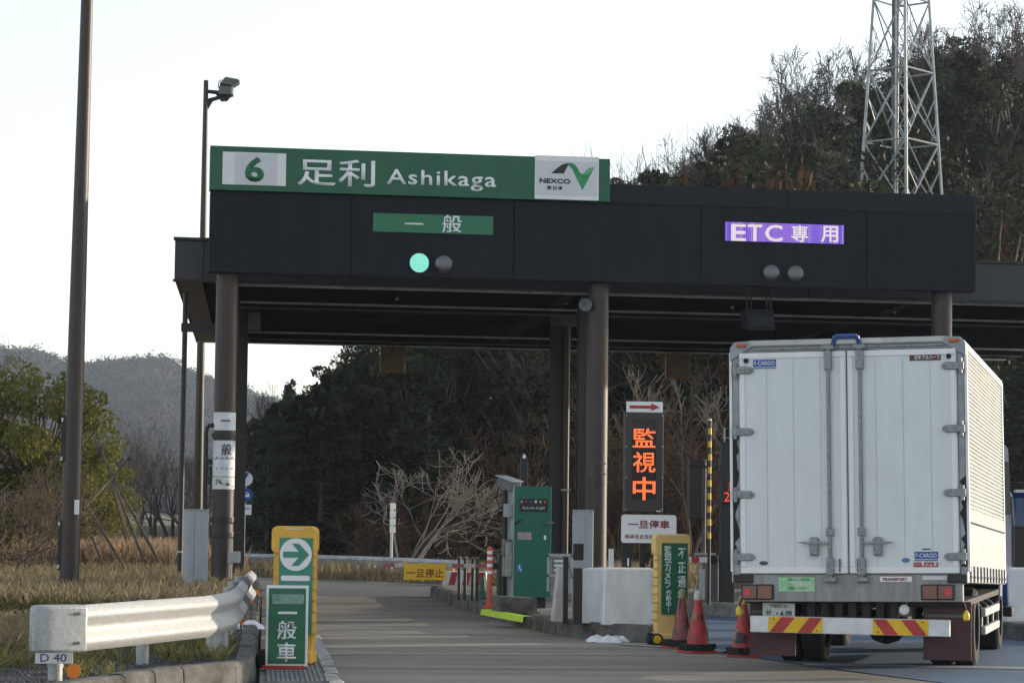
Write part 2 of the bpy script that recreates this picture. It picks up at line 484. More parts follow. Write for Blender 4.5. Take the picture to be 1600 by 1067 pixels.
# lit panels and lamps on the board
lp = plate('lane_panel', 583, 770, 333, 367.5, GREENL, gan, y=-.02, th=.03)
btext('lettering', '一', 632, 661, 348.5, 352, LETW, lp, y=-.024, bold=.02)
btext('lettering', '般', 691, 721, 336, 365, LETW, lp, y=-.024, bold=.012)
ep = None
(u0, z1), (u1, z0) = bp(1133, 347), bp(1318, 381.5)
me_ = MB().box(-(u1 - u0) / 2, (u1 - u0) / 2, -.015, .015, -(z1 - z0) / 2, (z1 - z0) / 2)
ep = mk('led_panel', MB().add([(x, z, -y) for x, y, z in me_.v], me_.f), led('led_violet', (.15, .09, .75), .42, .03, .3, (.42, .2, .8)), gan)
ep.location, ep.rotation_euler = ((u0 + u1) / 2, -.005, (z0 + z1) / 2), (PI / 2, 0, 0)
LEDW = led('led_white', (1, .88, .9), .36, .03, .5)
for s, a, b in (('E', 1142, 1165), ('T', 1168, 1190), ('C', 1195, 1222), ('専', 1236, 1262), ('用', 1282, 1309)):
    (a0, b1), (a1, b0) = bp(a, 350 + (a - 1133) * .02), bp(b, 377 + (a - 1133) * .02)
    text('led_letter', s, a1 - a0, b1 - b0, LEDW, ep, ((a0 + a1) / 2 - (u0 + u1) / 2, (b0 + b1) / 2 - (z0 + z1) / 2, .016), bold=.018, th=.003, rot=(0, 0, 0))
LEDG = led('signal_green', (.27, .9, .72), .42, .028, .45)
for px, py, r, on in ((655, 411, 15.3, 1), (693.5, 412, 14.6, 0), (1205.5, 426, 14.2, 0), (1243.5, 427.5, 14.2, 0)):
    u, z = bp(px, py); r = r / 104
    housing = mk('signal_housing', MB().lathe((0, 0, 0), [(r * 1.06, 0), (r * 1.06, .035), (r * .99, .035), (r * .99, .012)], 32), BLACK, gan, smooth=True)
    housing.location, housing.rotation_euler = (u, 0, z), (PI / 2, 0, 0)
    prof = [(r * .985 * math.cos(t), .012 + (.016 if not on else .012) * math.sin(t)) for t in [i * PI / 2 / 6 for i in range(6)]] + [(.002, .028 if not on else .024)]
    mk('signal_lens', MB().lathe((0, 0, 0), prof, 32), LEDG if on else mat('mirror_lens', (.11, .118, .125), .08, .9, var=.1, scale=60, bump=.1, bscale=90), housing, smooth=True)
GCOL = {}
for px, lab in ((356, 0), (941, 1), (1482, 2)):
    u = bp(px, 470)[0]
    c = mk('column', MB().cyl((u, .33, .2), (u, .33, 5.12), .163, .163, 28), BROWN, gan, smooth=True)
    mk('base_collar', MB().cyl((u, .33, .2), (u, .33, .24), .26, .26, 20), BROWN2, c)
    mk('seam_band', MB().cyl((u, .33, 2.05), (u, .33, 2.075), .166, .166, 28), BROWN2, c)
    for t in (-130, -100, -75, -45):
        for z in (2.2, 2.36):
            q = Vector((u + .165 * math.cos(R(t)), .33 + .165 * math.sin(R(t)), z))
            mk('bolt', MB().cyl(q, q + Vector((math.cos(R(t)), math.sin(R(t)), 0)) * .01, .012, .012, 6), GREYD, c)
    GCOL[lab] = (u, c)
# lane labels wrapped round the left column, clamps and conduit
u, c = GCOL[0]
def wrap(z0, z1, m, r=.167, parent=c, a0=-170, a1=-10, name='label_sheet'):
    k = 16; vs = []
    for i in range(k + 1):
        t = R(a0 + (a1 - a0) * i / k)
        for z in (z0, z1): vs.append((u + r * math.cos(t), .33 + r * math.sin(t), z))
    return mk(name, MB().add(vs, [(2 * i, 2 * i + 2, 2 * i + 3, 2 * i + 1) for i in range(k)]), m, parent, smooth=True)
def cz(py): return at(352, py, 37.25).z
PAPER = mat('worn_white_sheet', (.66, .68, .71), .55, var=.12, scale=9)
wrap(cz(672), cz(644), PAPER); wrap(cz(716), cz(688), PAPER); wrap(cz(744), cz(717), PAPER); wrap(cz(764), cz(745), mat('torn_sheet', (.6, .62, .64), .6, col2=(.05, .04, .036), scale=9, thr=(.40, .47)))
text('lettering', '一', .14, .018, LETK, c, (u + .01, .33 - .175, cz(657)), bold=.02)
text('lettering', '般', .15, .17, LETK, c, (u + .03, .33 - .175, cz(702)), bold=.01)
for z in (cz(680), cz(812), cz(835)):
    mk('clamp', MB().cyl((u, .33, z - .035), (u, .33, z + .035), .19, .19, 24), BROWN2, c)
    mk('clamp_ear', MB().box(u + .15, u + .27, .26, .36, z - .035, z + .035), BROWN2, c)
zt = cz(664)
mk('conduit', MB().tube([(u - .27, .3, .25), (u - .27, .3, zt - .08), (u - .25, .3, zt - .02), (u - .2, .3, zt), (u - .16, .3, zt)], .032, 10), BROWN2, c, smooth=True)
mk('junction_box', MB().box(u + .08, u + .26, .06, .18, cz(879), cz(861)), GALV, c, bevel=.008)
mk('cable', MB().cyl((u + .13, .14, cz(910)), (u + .13, .14, cz(842)), .012, .012, 8), GREYC, c)
# horn speaker on the middle column
u, c = GCOL[1]
sp_ = mk('horn_speaker', MB().lathe((0, 0, 0), [(.03, .16), (.045, .12), (.04, .08), (.06, .04), (.1, 0), (.09, .004), (.03, .06), (.0, .07)], 20), GREYD, c, smooth=True)
sp_.location, sp_.rotation_euler = (bp(917, 475)[0], .12, bp(917, 475)[1]), (-PI / 2, 0, 0)
mk('speaker_bracket', MB().box(bp(917, 475)[0] - .02, u - .1, .24, .28, bp(917, 475)[1] - .02, bp(917, 475)[1] + .02), GREYD, c)
# dark receiver box hung below the board
hb = thing('hanging_antenna_box', 'dark grey antenna box hung on rods below the gantry over the ETC lane', 'antenna', (P0.x, P0.y, 0), GRZ)
(a0, z1), (a1, z0) = bp(1181, 478), bp(1225, 513)
mk('case', MB().prism([(.55, z0), (.95, z0 + .05), (.98, z1), (.6, z1)], a0, a1, 'x'), mat('antenna_grey', (.016, .018, .02), .6, spec=.2), hb, bevel=.02)
mk('face_panel', MB().box(a0 + .03, a1 - .03, .53, .56, z0 + .06, z1 - .12), mat('antenna_face', (.025, .028, .03), .6, spec=.2), hb)
for a in (a0 + .03, a0 + .1, a1 - .1, a1 - .03):
    mk('hanger_rod', MB().cyl((a, .7, z1 - .02), (a, .7, 5.32), .012, .012, 8), BLACK, hb)

# ============================================================ canopy behind the gantry
C0, C1 = G(272, 438, 5.05), G(1600, 473, 5.05)
cu = (C1 - C0).normalized(); CRZ = math.atan2(cu.y, cu.x)
CLEN, CDEP = 17.5, 13.9
can = thing('toll_canopy', 'long flat dark canopy roof over the toll lanes behind the gantry', 'canopy', (C0.x, C0.y, 0), CRZ)
fx = [0, .44] + [.44 + 1.9 * i for i in range(1, 10)]
for a, b in zip(fx[:-1], fx[1:]):
    mk('fascia_panel', MB().box(a + .004, min(b, CLEN) - .004, 0, .06, 5.07, 5.66), FASC, can, bevel=.005)
mk('roof_edge_trim', MB().box(-.02, CLEN, -.03, .1, 5.665, 5.71), BROWN2, can)
mk('lower_edge_trim', MB().box(-.02, CLEN, -.02, .09, 5.035, 5.068), BROWN2, can)
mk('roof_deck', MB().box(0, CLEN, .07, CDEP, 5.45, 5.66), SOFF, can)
for i in range(7):
    mk('side_fascia_panel', MB().box(-.0, .06, .07 + i * 1.98, .06 + (i + 1) * 1.98, 5.07, 5.655), FASC, can, bevel=.004)
    mk('edge_soffit_panel', MB().box(.065, .42, .1 + i * 1.97, .09 + (i + 1) * 1.97, 5.05, 5.075), TAN, can, bevel=.004)
mk('edge_beam', MB().box(.62, .86, .15, CDEP - .1, 5.0, 5.44), TAN, can)
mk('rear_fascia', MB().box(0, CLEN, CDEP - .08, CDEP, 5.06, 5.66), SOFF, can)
mk('rear_lip', MB().box(0, CLEN, CDEP - .14, CDEP + .01, 5.03, 5.055), STEEL, can)
for y, w, m in ((.35, .16, STEEL), (3.6, .07, STEEL), (4.7, .06, GREYD), (10.6, .08, STEEL), (12.6, .05, GREYD)):
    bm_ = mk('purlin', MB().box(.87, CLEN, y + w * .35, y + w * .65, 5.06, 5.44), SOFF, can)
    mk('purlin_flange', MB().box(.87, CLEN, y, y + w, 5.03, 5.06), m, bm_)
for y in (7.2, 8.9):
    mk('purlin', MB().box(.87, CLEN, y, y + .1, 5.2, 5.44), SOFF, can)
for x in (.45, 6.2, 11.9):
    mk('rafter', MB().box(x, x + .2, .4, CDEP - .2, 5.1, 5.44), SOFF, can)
for i in range(4):
    x = 3.6 + i * 2.9
    mk('cross_brace', MB().cyl((x, 3.6, 5.16), (x + .85, 5.9, 5.16), .03, .03, 8), STEEL, can)
    mk('strip_light', MB().box(1.6 + i * 3.2, 3.0 + i * 3.2, .16, .28, 5.08, 5.13), mat('strip_light_cover', (.4, .4, .38), .5), can, bevel=.01)
def clocal(p):
    d = Vector(p) - Vector((C0.x, C0.y, 0))
    y_ = d.dot(Vector((-cu.y, cu.x, 0)))
    return d.dot(cu) - y_ * math.tan(CRZ), y_
for px, Y, w in ((377, 44.6, .2), (875, 44.6, .42), (913, 39.6, .24), (362, 39.8, .2)):
    p = at(px, 700, Y); x, y = clocal(p)
    z0 = .2
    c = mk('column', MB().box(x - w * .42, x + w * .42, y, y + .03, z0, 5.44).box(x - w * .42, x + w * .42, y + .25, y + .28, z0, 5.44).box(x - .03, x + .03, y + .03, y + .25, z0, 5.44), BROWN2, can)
    if px == 875:
        mk('downpipe', MB().cyl((x + .1, y - .09, z0), (x + .1, y - .09, 5.4), .055, .055, 14), BROWN, c, smooth=True)
        mk('arm_bracket', MB().box(x - .2, x + .28, y - .6, y, 4.96, 5.1), GREYD, c, bevel=.01)
        mk('arm_bracket', MB().box(x + .35, x + .75, y - 2.2, y - .2, 5.12, 5.24), GREYD, c, bevel=.01)
        mk('pipe_clip', MB().box(x + .02, x + .18, y - .16, y, 2.0, 2.03), GALV, c)
    if px == 377:
        mk('junction_box', MB().box(x + .08, x + .3, y - .1, y, 4.78, 5.1), GREYD, c)
for o_ in can.children_recursive:          # the canopy runs back parallel to the lanes
    for v in o_.data.vertices: v.co.x += v.co.y * math.tan(CRZ)
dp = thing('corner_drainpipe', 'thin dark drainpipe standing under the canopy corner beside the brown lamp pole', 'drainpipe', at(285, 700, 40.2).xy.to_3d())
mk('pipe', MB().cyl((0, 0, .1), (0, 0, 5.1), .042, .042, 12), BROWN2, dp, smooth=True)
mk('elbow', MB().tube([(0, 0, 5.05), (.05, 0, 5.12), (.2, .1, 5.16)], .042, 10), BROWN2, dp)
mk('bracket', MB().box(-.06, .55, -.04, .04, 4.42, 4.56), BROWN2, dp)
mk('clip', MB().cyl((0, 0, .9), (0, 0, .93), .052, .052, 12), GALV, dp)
# square yellow floodlight boxes under the rear edge
for px, py in ((613.5, 562), (1059, 572)):
    p = at(px, py, 51.6)
    fl = thing('canopy_floodlight', 'square yellowish floodlight box hung from the canopy rear edge ' + ('over the left lane' if px < 800 else 'beside the truck lane'), 'floodlight', (p.x, p.y, p.z))
    mk('case', MB().box(-.26, .26, -.06, .06, -.27, .27), mat('dull_yellow', (.2, .14, .05), .6, var=.2), fl, bevel=.015)
    mk('glass', MB().box(-.2, .2, -.066, -.06, -.2, .2), mat('dull_yellow_glass', (.16, .12, .06), .3), fl)
    mk('hanger', MB().cyl((.0, .02, .25), (.0, .02, 5.2 - p.z), .02, .02, 8), BLACK, fl)
    mk('cable', MB().tube([(-.1, .03, .27), (-.14, .03, .36), (-.05, .03, .44)], .015, 6), BLACK, fl)

# ============================================================ truck
TRZ = -R(21.1)
trk = thing('box_truck', 'white box truck seen from behind with red and yellow hazard boards on its bumper', 'truck', (5.983, 24.792, 0), TRZ)
TWHITE = mat('truck_white_door', (.63, .665, .69), .4, col2=(.575, .605, .62), scale=2.2, stretch=(2.5, 1, .55), thr=(.3, .62))
TALU = mat('truck_aluminium', (.43, .435, .43), .42, .25, var=.14, scale=7)
TFRAME = mat('truck_frame_grey', (.30, .32, .345), .5, .2, var=.22, scale=5)
TSILL = mat('truck_sill_galvanised', (.29, .305, .32), .5, .3, col2=(.18, .165, .145), scale=3, stretch=(4, 1, .6))
TSTEEL = mat('truck_fittings', (.25, .265, .28), .45, .4, var=.3, scale=25)
MAROON = mat('mudflap_maroon', (.065, .02, .026), .6, var=.25, scale=4)
CHASS = mat('chassis_black', (.012, .012, .013), .7, var=.4, scale=8)
BLUEC = mat('cab_blue', (.015, .05, .16), .3, var=.08, coat=.5)
HW, BH, BL = 1.18, 2.651, 5.145
box = mk('cargo_box', MB().box(-HW + .03, HW - .03, .04, BL, .19, BH - .03), TALU, trk)
box.location = (0, 0, .746)
box.rotation_euler = Euler((-.0276, -.019, 0), 'XYZ')
def tx(px, py): return (px - (1331 - 7 * (900 - py) / 364)) / 153.0
def tz(py): return (940 - py) / 154.3
# rear frame
mk('rear_sill', MB().box(-HW + .08, HW - .05, -.01, .1, 0, .275), TSILL, box, bevel=.006)
for s in (-1, 1):
    mk('rear_post', MB().box(s * HW - (.075 if s > 0 else 0), s * HW + (.075 if s < 0 else 0), -.005, .09, .18, BH - .09), TFRAME, box, bevel=.012)
    mk('edge_trim', MB().box(s * HW - (.0 if s > 0 else .03), s * HW + (.03 if s > 0 else 0), -.015, .05, .3, BH - .1), WHITE, box, bevel=.008)
    mk('corner_cap', MB().prism([(s * (HW + .02), BH - .2), (s * (HW + .02), BH - .06), (s * (HW - .03), BH), (s * (HW - .2), BH + .01), (s * (HW - .22), BH - .05)], -.03, .07), TFRAME, box, bevel=.01)
    mk('marker_lamp', MB().cbox((s * (HW - .1), -.04, BH - .035), (.11, .03, .035)), AMBER, box, bevel=.008)
    mk('sill_bumper_pad', MB().box(s * 1.0 - .12, s * 1.0 + .12, -.04, .0, .2, .27) if 0 else MB().box(s * 1.08 - .1, s * 1.08 + .1, -.05, .0, .19, .275), BLACK, box, bevel=.01)
mk('rear_header', MB().box(-HW + .075, HW - .075, .0, .09, 2.545, BH - .05), TFRAME, box)
mk('rain_gutter', MB().box(-HW + .18, HW - .18, -.03, .08, BH - .05, BH + .012), TALU, box, bevel=.012)
mk('gutter_dent_strip', MB().box(-HW + .2, HW - .2, -.02, .0, BH - .09, BH - .062), TSTEEL, box, bevel=.008)
mk('grab_handle', MB().tube([(-.14, -.02, BH - .06), (-.11, -.05, BH + .03), (.11, -.05, BH + .03), (.14, -.02, BH - .06)], .024, 8), mat('handle_blue', (.02, .07, .26), .45), box, smooth=True)
# doors
DIRT = mat('torn_black_seal', (.02, .018, .016), .8, var=.4, scale=20)
rs_ = random.Random(4)
for s, z0_, z1_ in ((-1, .5, 1.7), (1, .35, 1.25)):
    q_, z_ = [], z0_
    e_ = s * (HW - .0)
    while z_ < z1_:
        q_.append((e_ - s * rs_.uniform(.012, .07), z_)); z_ += rs_.uniform(.04, .1)
    mk('torn_seal', MB().prism([(e_, z0_)] + q_ + [(e_, z1_)], -.009, -.004), DIRT, box)
for s in (-1, 1):
    x0, x1 = (-1.105, -.006) if s < 0 else (.006, 1.105)
    d = mk('door', MB().box(x0, x1, -.03, .02, .285, 2.535), TWHITE, box, bevel=.008)
    d['label'] = 'left rear door' if s < 0 else 'right rear door'
for s in (-1, 1):
    x0, x1 = (-1.105, -.006) if s < 0 else (.006, 1.105)
    for z in (.285, 2.475): mk('door_rail', MB().box(x0 + .01, x1 - .01, -.04, -.03, z, z + .06), WHITE, box, bevel=.004)
    for x in (x0 + .01, x1 - .06): mk('door_stile', MB().box(x, x + .05, -.039, -.03, .35, 2.47), WHITE, box, bevel=.004)
    for k in (1, 2, 3):
        x = x0 + (x1 - x0) * k / 4 + .01
        mk('panel_joint', MB().box(x - .003, x + .003, -.0325, -.03, .35, 2.47), mat('joint_grey', (.5, .54, .57), .6), box)
    for py in (576, 673.5, 772.5, 870.5):
        z = tz(py); e = s * HW
        mk('hinge', MB().prism([(e, z - .042), (e, z + .042), (e - s * .19, z + .036), (e - s * .225, z + .015), (e - s * .225, z - .015), (e - s * .19, z - .036)], -.06, -.035), TSTEEL, box, bevel=.008)
        mk('hinge_knuckle', MB().cyl((e - s * .035, -.05, z - .075), (e - s * .035, -.05, z + .075), .02, .02, 10), TSTEEL, box)
        for q in (.1, .19):
            mk('hinge_bolt', MB().cyl((e - s * q, -.06, z), (e - s * q, -.068, z), .009, .009, 8), GREYD, box)
    xr = tx(1299, 700) if s < 0 else tx(1348, 700)
    mk('lock_rod', MB().cyl((xr, -.06, .22), (xr, -.06, BH - .1), .019, .019, 12), TSTEEL, box, smooth=True)
    for z in (2.44, tz(832), tz(886)):
        mk('rod_keeper', MB().box(xr - .04, xr + .04, -.085, -.035, z - (.1 if z > 2 else .04 if z > .5 else .09), z + (.1 if z > 2 else .04 if z > .5 else .09)), TSTEEL, box, bevel=.012)
    for z in (.22, 2.57):
        mk('cam_lock', MB().cbox((xr, -.05, z), (.13, .07, .055)), TSTEEL, box, bevel=.015)
    xh = xr + s * .165 * -1 if 0 else xr + s * .16
    zh = tz(849)
    mk('lock_handle', MB().prism([(xr, zh - .012), (xr, zh + .012), (xr + s * .24, zh + .016), (xr + s * .33, zh + .006), (xr + s * .24, zh - .01)], -.095, -.07), TSTEEL, box, bevel=.004)
    mk('handle_catch', MB().box(xh - .045, xh + .045, -.09, -.03, zh - .13, zh + .06), TSTEEL, box, bevel=.018)
    mk('rubber_stop', MB().cyl((s * 1.03, -.03, tz(561)), (s * 1.03, -.06, tz(561)), .027, .024, 12), RUBBER, box)
    mk('door_hook', MB().cyl((s * .09, -.045, .3), (s * .09, -.045, .43), .008, .008, 6), GREYD, box)
def sticker(name, px0, px1, py0, py1, m, y=-.034):
    return mk(name, MB().box(tx(px0, py0), tx(px1, py0), y, y + .004, tz(py1), tz(py0)), m, box)
def stext(s, px0, px1, py0, py1, m, y=-.0365, **k):
    return text('lettering', s, tx(px1, py0) - tx(px0, py0), tz(py0) - tz(py1), m, box, ((tx(px0, py0) + tx(px1, py0)) / 2, y, (tz(py0) + tz(py1)) / 2), th=.002, **k)
SBLUE = mat('sticker_blue', (.015, .075, .32), .45)
for a, b in ((1178, 560), (1431, 863)):
    sticker('sticker', a, a + 36, b, b + 11, SBLUE); sticker('sticker_line', a, a + 36, b + 12.5, b + 14, SBLUE)
    stext('F-CARGO', a + 2, a + 34, b + 2.5, b + 9, LETW, bold=.01)
stext('ISUZU', 1430, 1467, 879, 887, mat('isuzu_red', (.5, .05, .05), .5), y=-.036, bold=.04)
sticker('sticker', 1422, 1470, 557, 567, mat('sticker_black_red', (.1, .02, .025), .5)); sticker('sticker', 1431, 1446, 553, 557, LETR)
stext('日本フルハーフ', 1430, 1468, 558.5, 565.5, LETW, bold=.02)
mk('badge', MB().prism([(tx(1198, 880) + .045 * math.cos(t), tz(880) + .022 * math.sin(t)) for t in [i * PI / 8 for i in range(16)]], -.034, -.03), mat('badge_green', (.02, .07, .05), .4), box)
mk('badge', MB().prism([(tx(1418, 876) + .042 * math.cos(t), tz(876) + .024 * math.sin(t)) for t in [i * PI / 8 for i in range(16)]], -.034, -.03), mat('badge_blue', (.06, .16, .34), .4), box)
sticker('sticker', 1443, 1455, 858, 860, LETK)
sticker('sticker', 1263, 1281, 868, 874, WHITED)
sticker('sticker', 1221, 1277, 902, 924, mat('sticker_green', (.2, .5, .24), .5, col2=(.45, .6, .42), scale=9, thr=(.35, .6)), y=-.014)
stext('燃料サーチャージ', 1236, 1273, 909, 916, LETW, y=-.0165, bold=.03); stext('お願いしています', 1237, 1266, 917, 921, LETG, y=-.0165); stext('運送コスト上昇のため', 1237, 1270, 904, 907, LETG, y=-.0165)
sticker('badge_plate', 1378, 1427, 901, 909, WHITE, y=-.014); stext('TRANSPORT', 1382, 1420, 903, 907.5, LETR, y=-.017, bold=.03)
sticker('sticker', 1443, 1482, 900, 906, WHITED, y=-.013)
# tail lamps
for a in (1163, 1441):
    ho = mk('tail_lamp', MB().box(tx(a, 925), tx(a + 51, 925), -.045, .0, tz(937), tz(913)), BLACK, box, bevel=.012)
for a in (1163, 1441):
    l = a == 1163
    r0 = a + (3 if l else 27)
    sticker('red_lens', r0, r0 + 21, 915.5, 935, REDL, y=-.0495)
    sticker('glowing_lens', r0 + (1.5 if l else 9), r0 + (11 if l else 19), 920, 930, led('brake_red', (.8, .03, .05), .13), y=-.0525)
    o0 = a + (27 if l else 3)
    sticker('amber_lens', o0, o0 + 21, 915.5, 935, mat('amber_dark', (.16, .035, .015), .3, coat=.4), y=-.0495)
# corrugated wing side and lower gate panels
def corrugated(s):
    mb, n = MB(), 38
    z0, z1 = .94, BH - .1
    vs = []
    for i in range(n):
        for t, o in ((0, .0), (.35, .022), (.7, .022), (.95, .0)):
            z = z0 + (z1 - z0) * (i + t) / n
            vs += [(s * (HW - .028 + o), .06, z), (s * (HW - .028 + o), BL - .06, z)]
    return mb.add(vs, [(2 * k, 2 * k + 1, 2 * k + 3, 2 * k + 2) for k in range(len(vs) // 2 - 1)])
CREAM = mat('side_panel_paint', (.56, .555, .51), .45, .1, var=.1, scale=3)
for s in (-1, 1):
    mk('corrugated_side', corrugated(s), CREAM, box)
    mk('wing_lower_rail', MB().box(s * HW - .02, s * HW + .012, .03, BL, .8, .94), TALU, box, bevel=.008)
    for k in range(2):
        y0 = .05 + k * 2.56
        mk('gate_panel', MB().box(s * HW - .03, s * HW + .004, y0, y0 + 2.5, .19, .79), TALU, box, bevel=.01)
    mk('front_edge_post', MB().box(s * HW - .05, s * HW + .008, BL - .06, BL + .02, .2, BH - .05), WHITE, box, bevel=.012)
    mk('roof_edge', MB().prism([(s * (HW - .12), BH - .02), (s * HW, BH - .03), (s * (HW + .012), BH - .11), (s * (HW - .03), BH - .11)], .02, BL), WHITE, box)
    for k in range(12):
        y = .2 + k * .42
        mk('gate_latch', MB().box(s * HW, s * HW + .022, y, y + .03, .2, .36).box(s * HW, s * HW + .03, y - .04, y + .07, .24, .26), TSTEEL, box)
mk('roof', MB().box(-HW + .05, HW - .05, .03, BL, BH - .04, BH), WHITE, box)
# chassis, bumper, flaps (in the truck's own frame)
mk('chassis_rail', MB().box(-.45, -.33, .2, 6.6, .52, .76).box(.33, .45, .2, 6.6, .52, .73), CHASS, trk)
mk('underfloor', MB().box(-1.1, 1.1, .25, 5.1, .7, .76), CHASS, trk)
for k in range(7):
    mk('floor_crossmember', MB().box(-.45 + k * .14, -.37 + k * .14, .12, .2, .58, .74), CHASS, trk)
mk('crossmember', MB().box(-.52, .55, .2, .3, .5, .6), CHASS, trk)
def bx2(px): return (px - 1328) / 152.0
bmp = mk('rear_bumper', MB().box(bx2(1175), bx2(1480), -.03, .07, .42, .585), mat('bumper_white', (.62, .64, .66), .4, .1, var=.2, scale=4), trk, bevel=.008)
for a, b, flip in ((1203.5, 1287, 0), (1364, 1448, 1)):
    x0, x1 = bx2(a), bx2(b)
    mk('hazard_board', MB().box(x0, x1, -.036, -.03, .425, .58), YELR, bmp)
    w = x1 - x0
    for k in (0, 1):
        c0 = (.02 + k * .52) * w; sw = .25 * w; sh = .22 * w
        q = [(c0, .426), (c0 + sw, .426), (c0 + sw + sh, .579), (c0 + sh, .579)]
        if flip: q = [(w - x, z) for x, z in q]
        mk('hazard_stripe', MB().prism([(x0 + max(0.002, min(w - .002, x)), z) for x, z in q], -.04, -.036), REDP, bmp)
    for qx in (.1, .9):
        for qz in (.45, .56): mk('bolt', MB().cyl((x0 + w * qx, -.04, qz), (x0 + w * qx, -.046, qz), .008, .008, 8), BLACK, bmp)
for s in (-.3, .3): mk('bumper_stay', MB().box(s - .04, s + .04, .05, .4, .45, .6), CHASS, trk)
for a, b, y0 in ((1166, 1238, 1025), (1435, 1508, 1023)):
    mk('mudflap', MB().box(bx2(a), bx2(b), .3, .32, .17, .76), MAROON, trk, bevel=.004)
    mk('flap_strip', MB().box(bx2(a) + .02, bx2(b) - .02, .285, .3, .6, .63), mat('strip_grey', (.1, .1, .1), .6), trk)
lpz = .62
np_ = mk('number_plate', MB().box(bx2(1191), bx2(1241), .1, .11, .5, .715), mat('plate_pale', (.5, .52, .5), .5, var=.1), trk)
text('plate_lettering', '宇都宮130', .17, .04, mat('plate_green', (.03, .07, .05), .5), np_, ((bx2(1191) + bx2(1241)) / 2, .097, .685), th=.002)
text('plate_lettering', 'せ ・4 09', .27, .075, mat('plate_green', (.03, .07, .05), .5), np_, ((bx2(1191) + bx2(1241)) / 2, .097, .61), th=.002, bold=.02)
bl_ = mk('reversing_lamp', MB().lathe((0, 0, 0), [(.052, 0), (.05, .03), (.03, .045), (.002, .05)], 20), WHITE, trk, smooth=True)
bl_.location, bl_.rotation_euler = (bx2(1409), .13, .675), (PI / 2, 0, 0)
mk('lamp_bracket', MB().box(bx2(1409) - .02, bx2(1409) + .02, .13, .2, .66, .75), CHASS, trk)
for s, px in ((-1, 1160), (1, 1502)):
    mk('side_marker', MB().lathe((s * 1.15, .12, .62), [(.002, -.05), (.03, -.035), (.036, 0), (.03, .03), (.01, .06)], 12), mat('marker_yellow', (.7, .55, .03), .4), trk, smooth=True)
    mk('marker_stalk', MB().cyl((s * 1.15, .12, .66), (s * 1.12, .14, .77), .012, .012, 6), CHASS, trk)
# wheels: dual rears, single fronts
def wheel(x, y, w, r=.42):
    t = mk('wheel', MB().add([(x + q[0], y + q[1] * math.cos(a_), r + q[1] * math.sin(a_)) for a_ in [i * PI / 14 for i in range(28)] for q in ((-w / 2, r * .62), (-w / 2, r * .93), (-w / 2 + .03, r), (w / 2 - .03, r), (w / 2, r * .93), (w / 2, r * .62))],
        [(i * 6 + k, i * 6 + (k + 1) % 6, ((i + 1) % 28) * 6 + (k + 1) % 6, ((i + 1) % 28) * 6 + k) for i in range(28) for k in range(6)]), RUBBER, trk, smooth=True)
    mk('rim', MB().cyl((x - w * .3, y, r), (x + w * .3, y, r), r * .62, r * .62, 20), GREYD, t)
for s in (-1, 1):
    for x in (.69, .945): wheel(s * x, 2.45, .235)
    wheel(s * .93, 5.95, .26)
mk('rear_axle', MB().cyl((-.7, 2.45, .42), (.7, 2.45, .42), .075, .075, 12).lathe((.08, 2.45, .21), [(.02, 0), (.14, .04), (.21, .13), (.21, .29), (.12, .38), (.02, .41)], 16), CHASS, trk, smooth=True)
mk('front_axle', MB().box(-.8, .8, 5.9, 6.0, .34, .46), CHASS, trk)
mk('drive_shaft', MB().cyl((.08, 2.3, .45), (.0, 5.2, .6), .05, .05, 10), CHASS, trk)
for s in (-1, 1):
    for z in (.35, .55): mk('side_guard_rail', MB().box(s * 1.08 - .03, s * 1.08 + .03, 3.1, 5.15, z - .045, z + .045), mat('guard_rail_white', (.5, .5, .48), .5, var=.25), trk, bevel=.015)
    for y in (3.3, 4.1, 4.9): mk('guard_stay', MB().tube([(s * 1.04, y, .3), (s * 1.04, y, .6), (s * .8, y, .76)], .018, 8), TSTEEL, trk)
    mk('fuel_tank', MB().cyl((s * .75, 3.2, .5), (s * .75, 4.6, .5), .2, .2, 16), CHASS, trk)
    mk('battery_box', MB().box(s * .62 - .2, s * .62 + .2, 4.7, 5.1, .4, .68), CHASS, trk)
cabm = MB().prism([(5.3, .62), (5.3, 2.42), (5.5, 2.55), (6.5, 2.5), (6.95, 1.75), (7.05, 1.6), (7.08, .5), (6.55, .5), (6.4, .86), (5.6, .86), (5.5, .62)], -1.12, 1.12, 'x')
cabo = mk('cab', cabm, BLUEC, trk, bevel=.05)
mk('cab_rear_guard', MB().box(-1.1, 1.1, 5.17, 5.22, .62, 2.3), CHASS, trk)
for s in (-1, 1):
    mk('cab_step', MB().box(s * 1.1 - .06, s * 1.1 + .06, 6.55, 7.0, .38, .5), CHASS, cabo, bevel=.02)
    mk('cab_window', MB().prism([(5.75, 1.65), (5.75, 2.3), (6.45, 2.3), (6.8, 1.75), (6.8, 1.65)], s * 1.121, s * 1.126, 'x'), GLASSD, cabo)
    mk('mirror_arm', MB().tube([(s * 1.1, 6.75, 2.05), (s * 1.36, 6.95, 2.06), (s * 1.4, 6.97, 2.0), (s * 1.4, 6.97, 1.62)], .013, 6), CHASS, cabo)
    mk('mirror', MB().cbox((s * 1.38, 6.98, 1.75), (.17, .06, .3)), BLACK, cabo, bevel=.03)

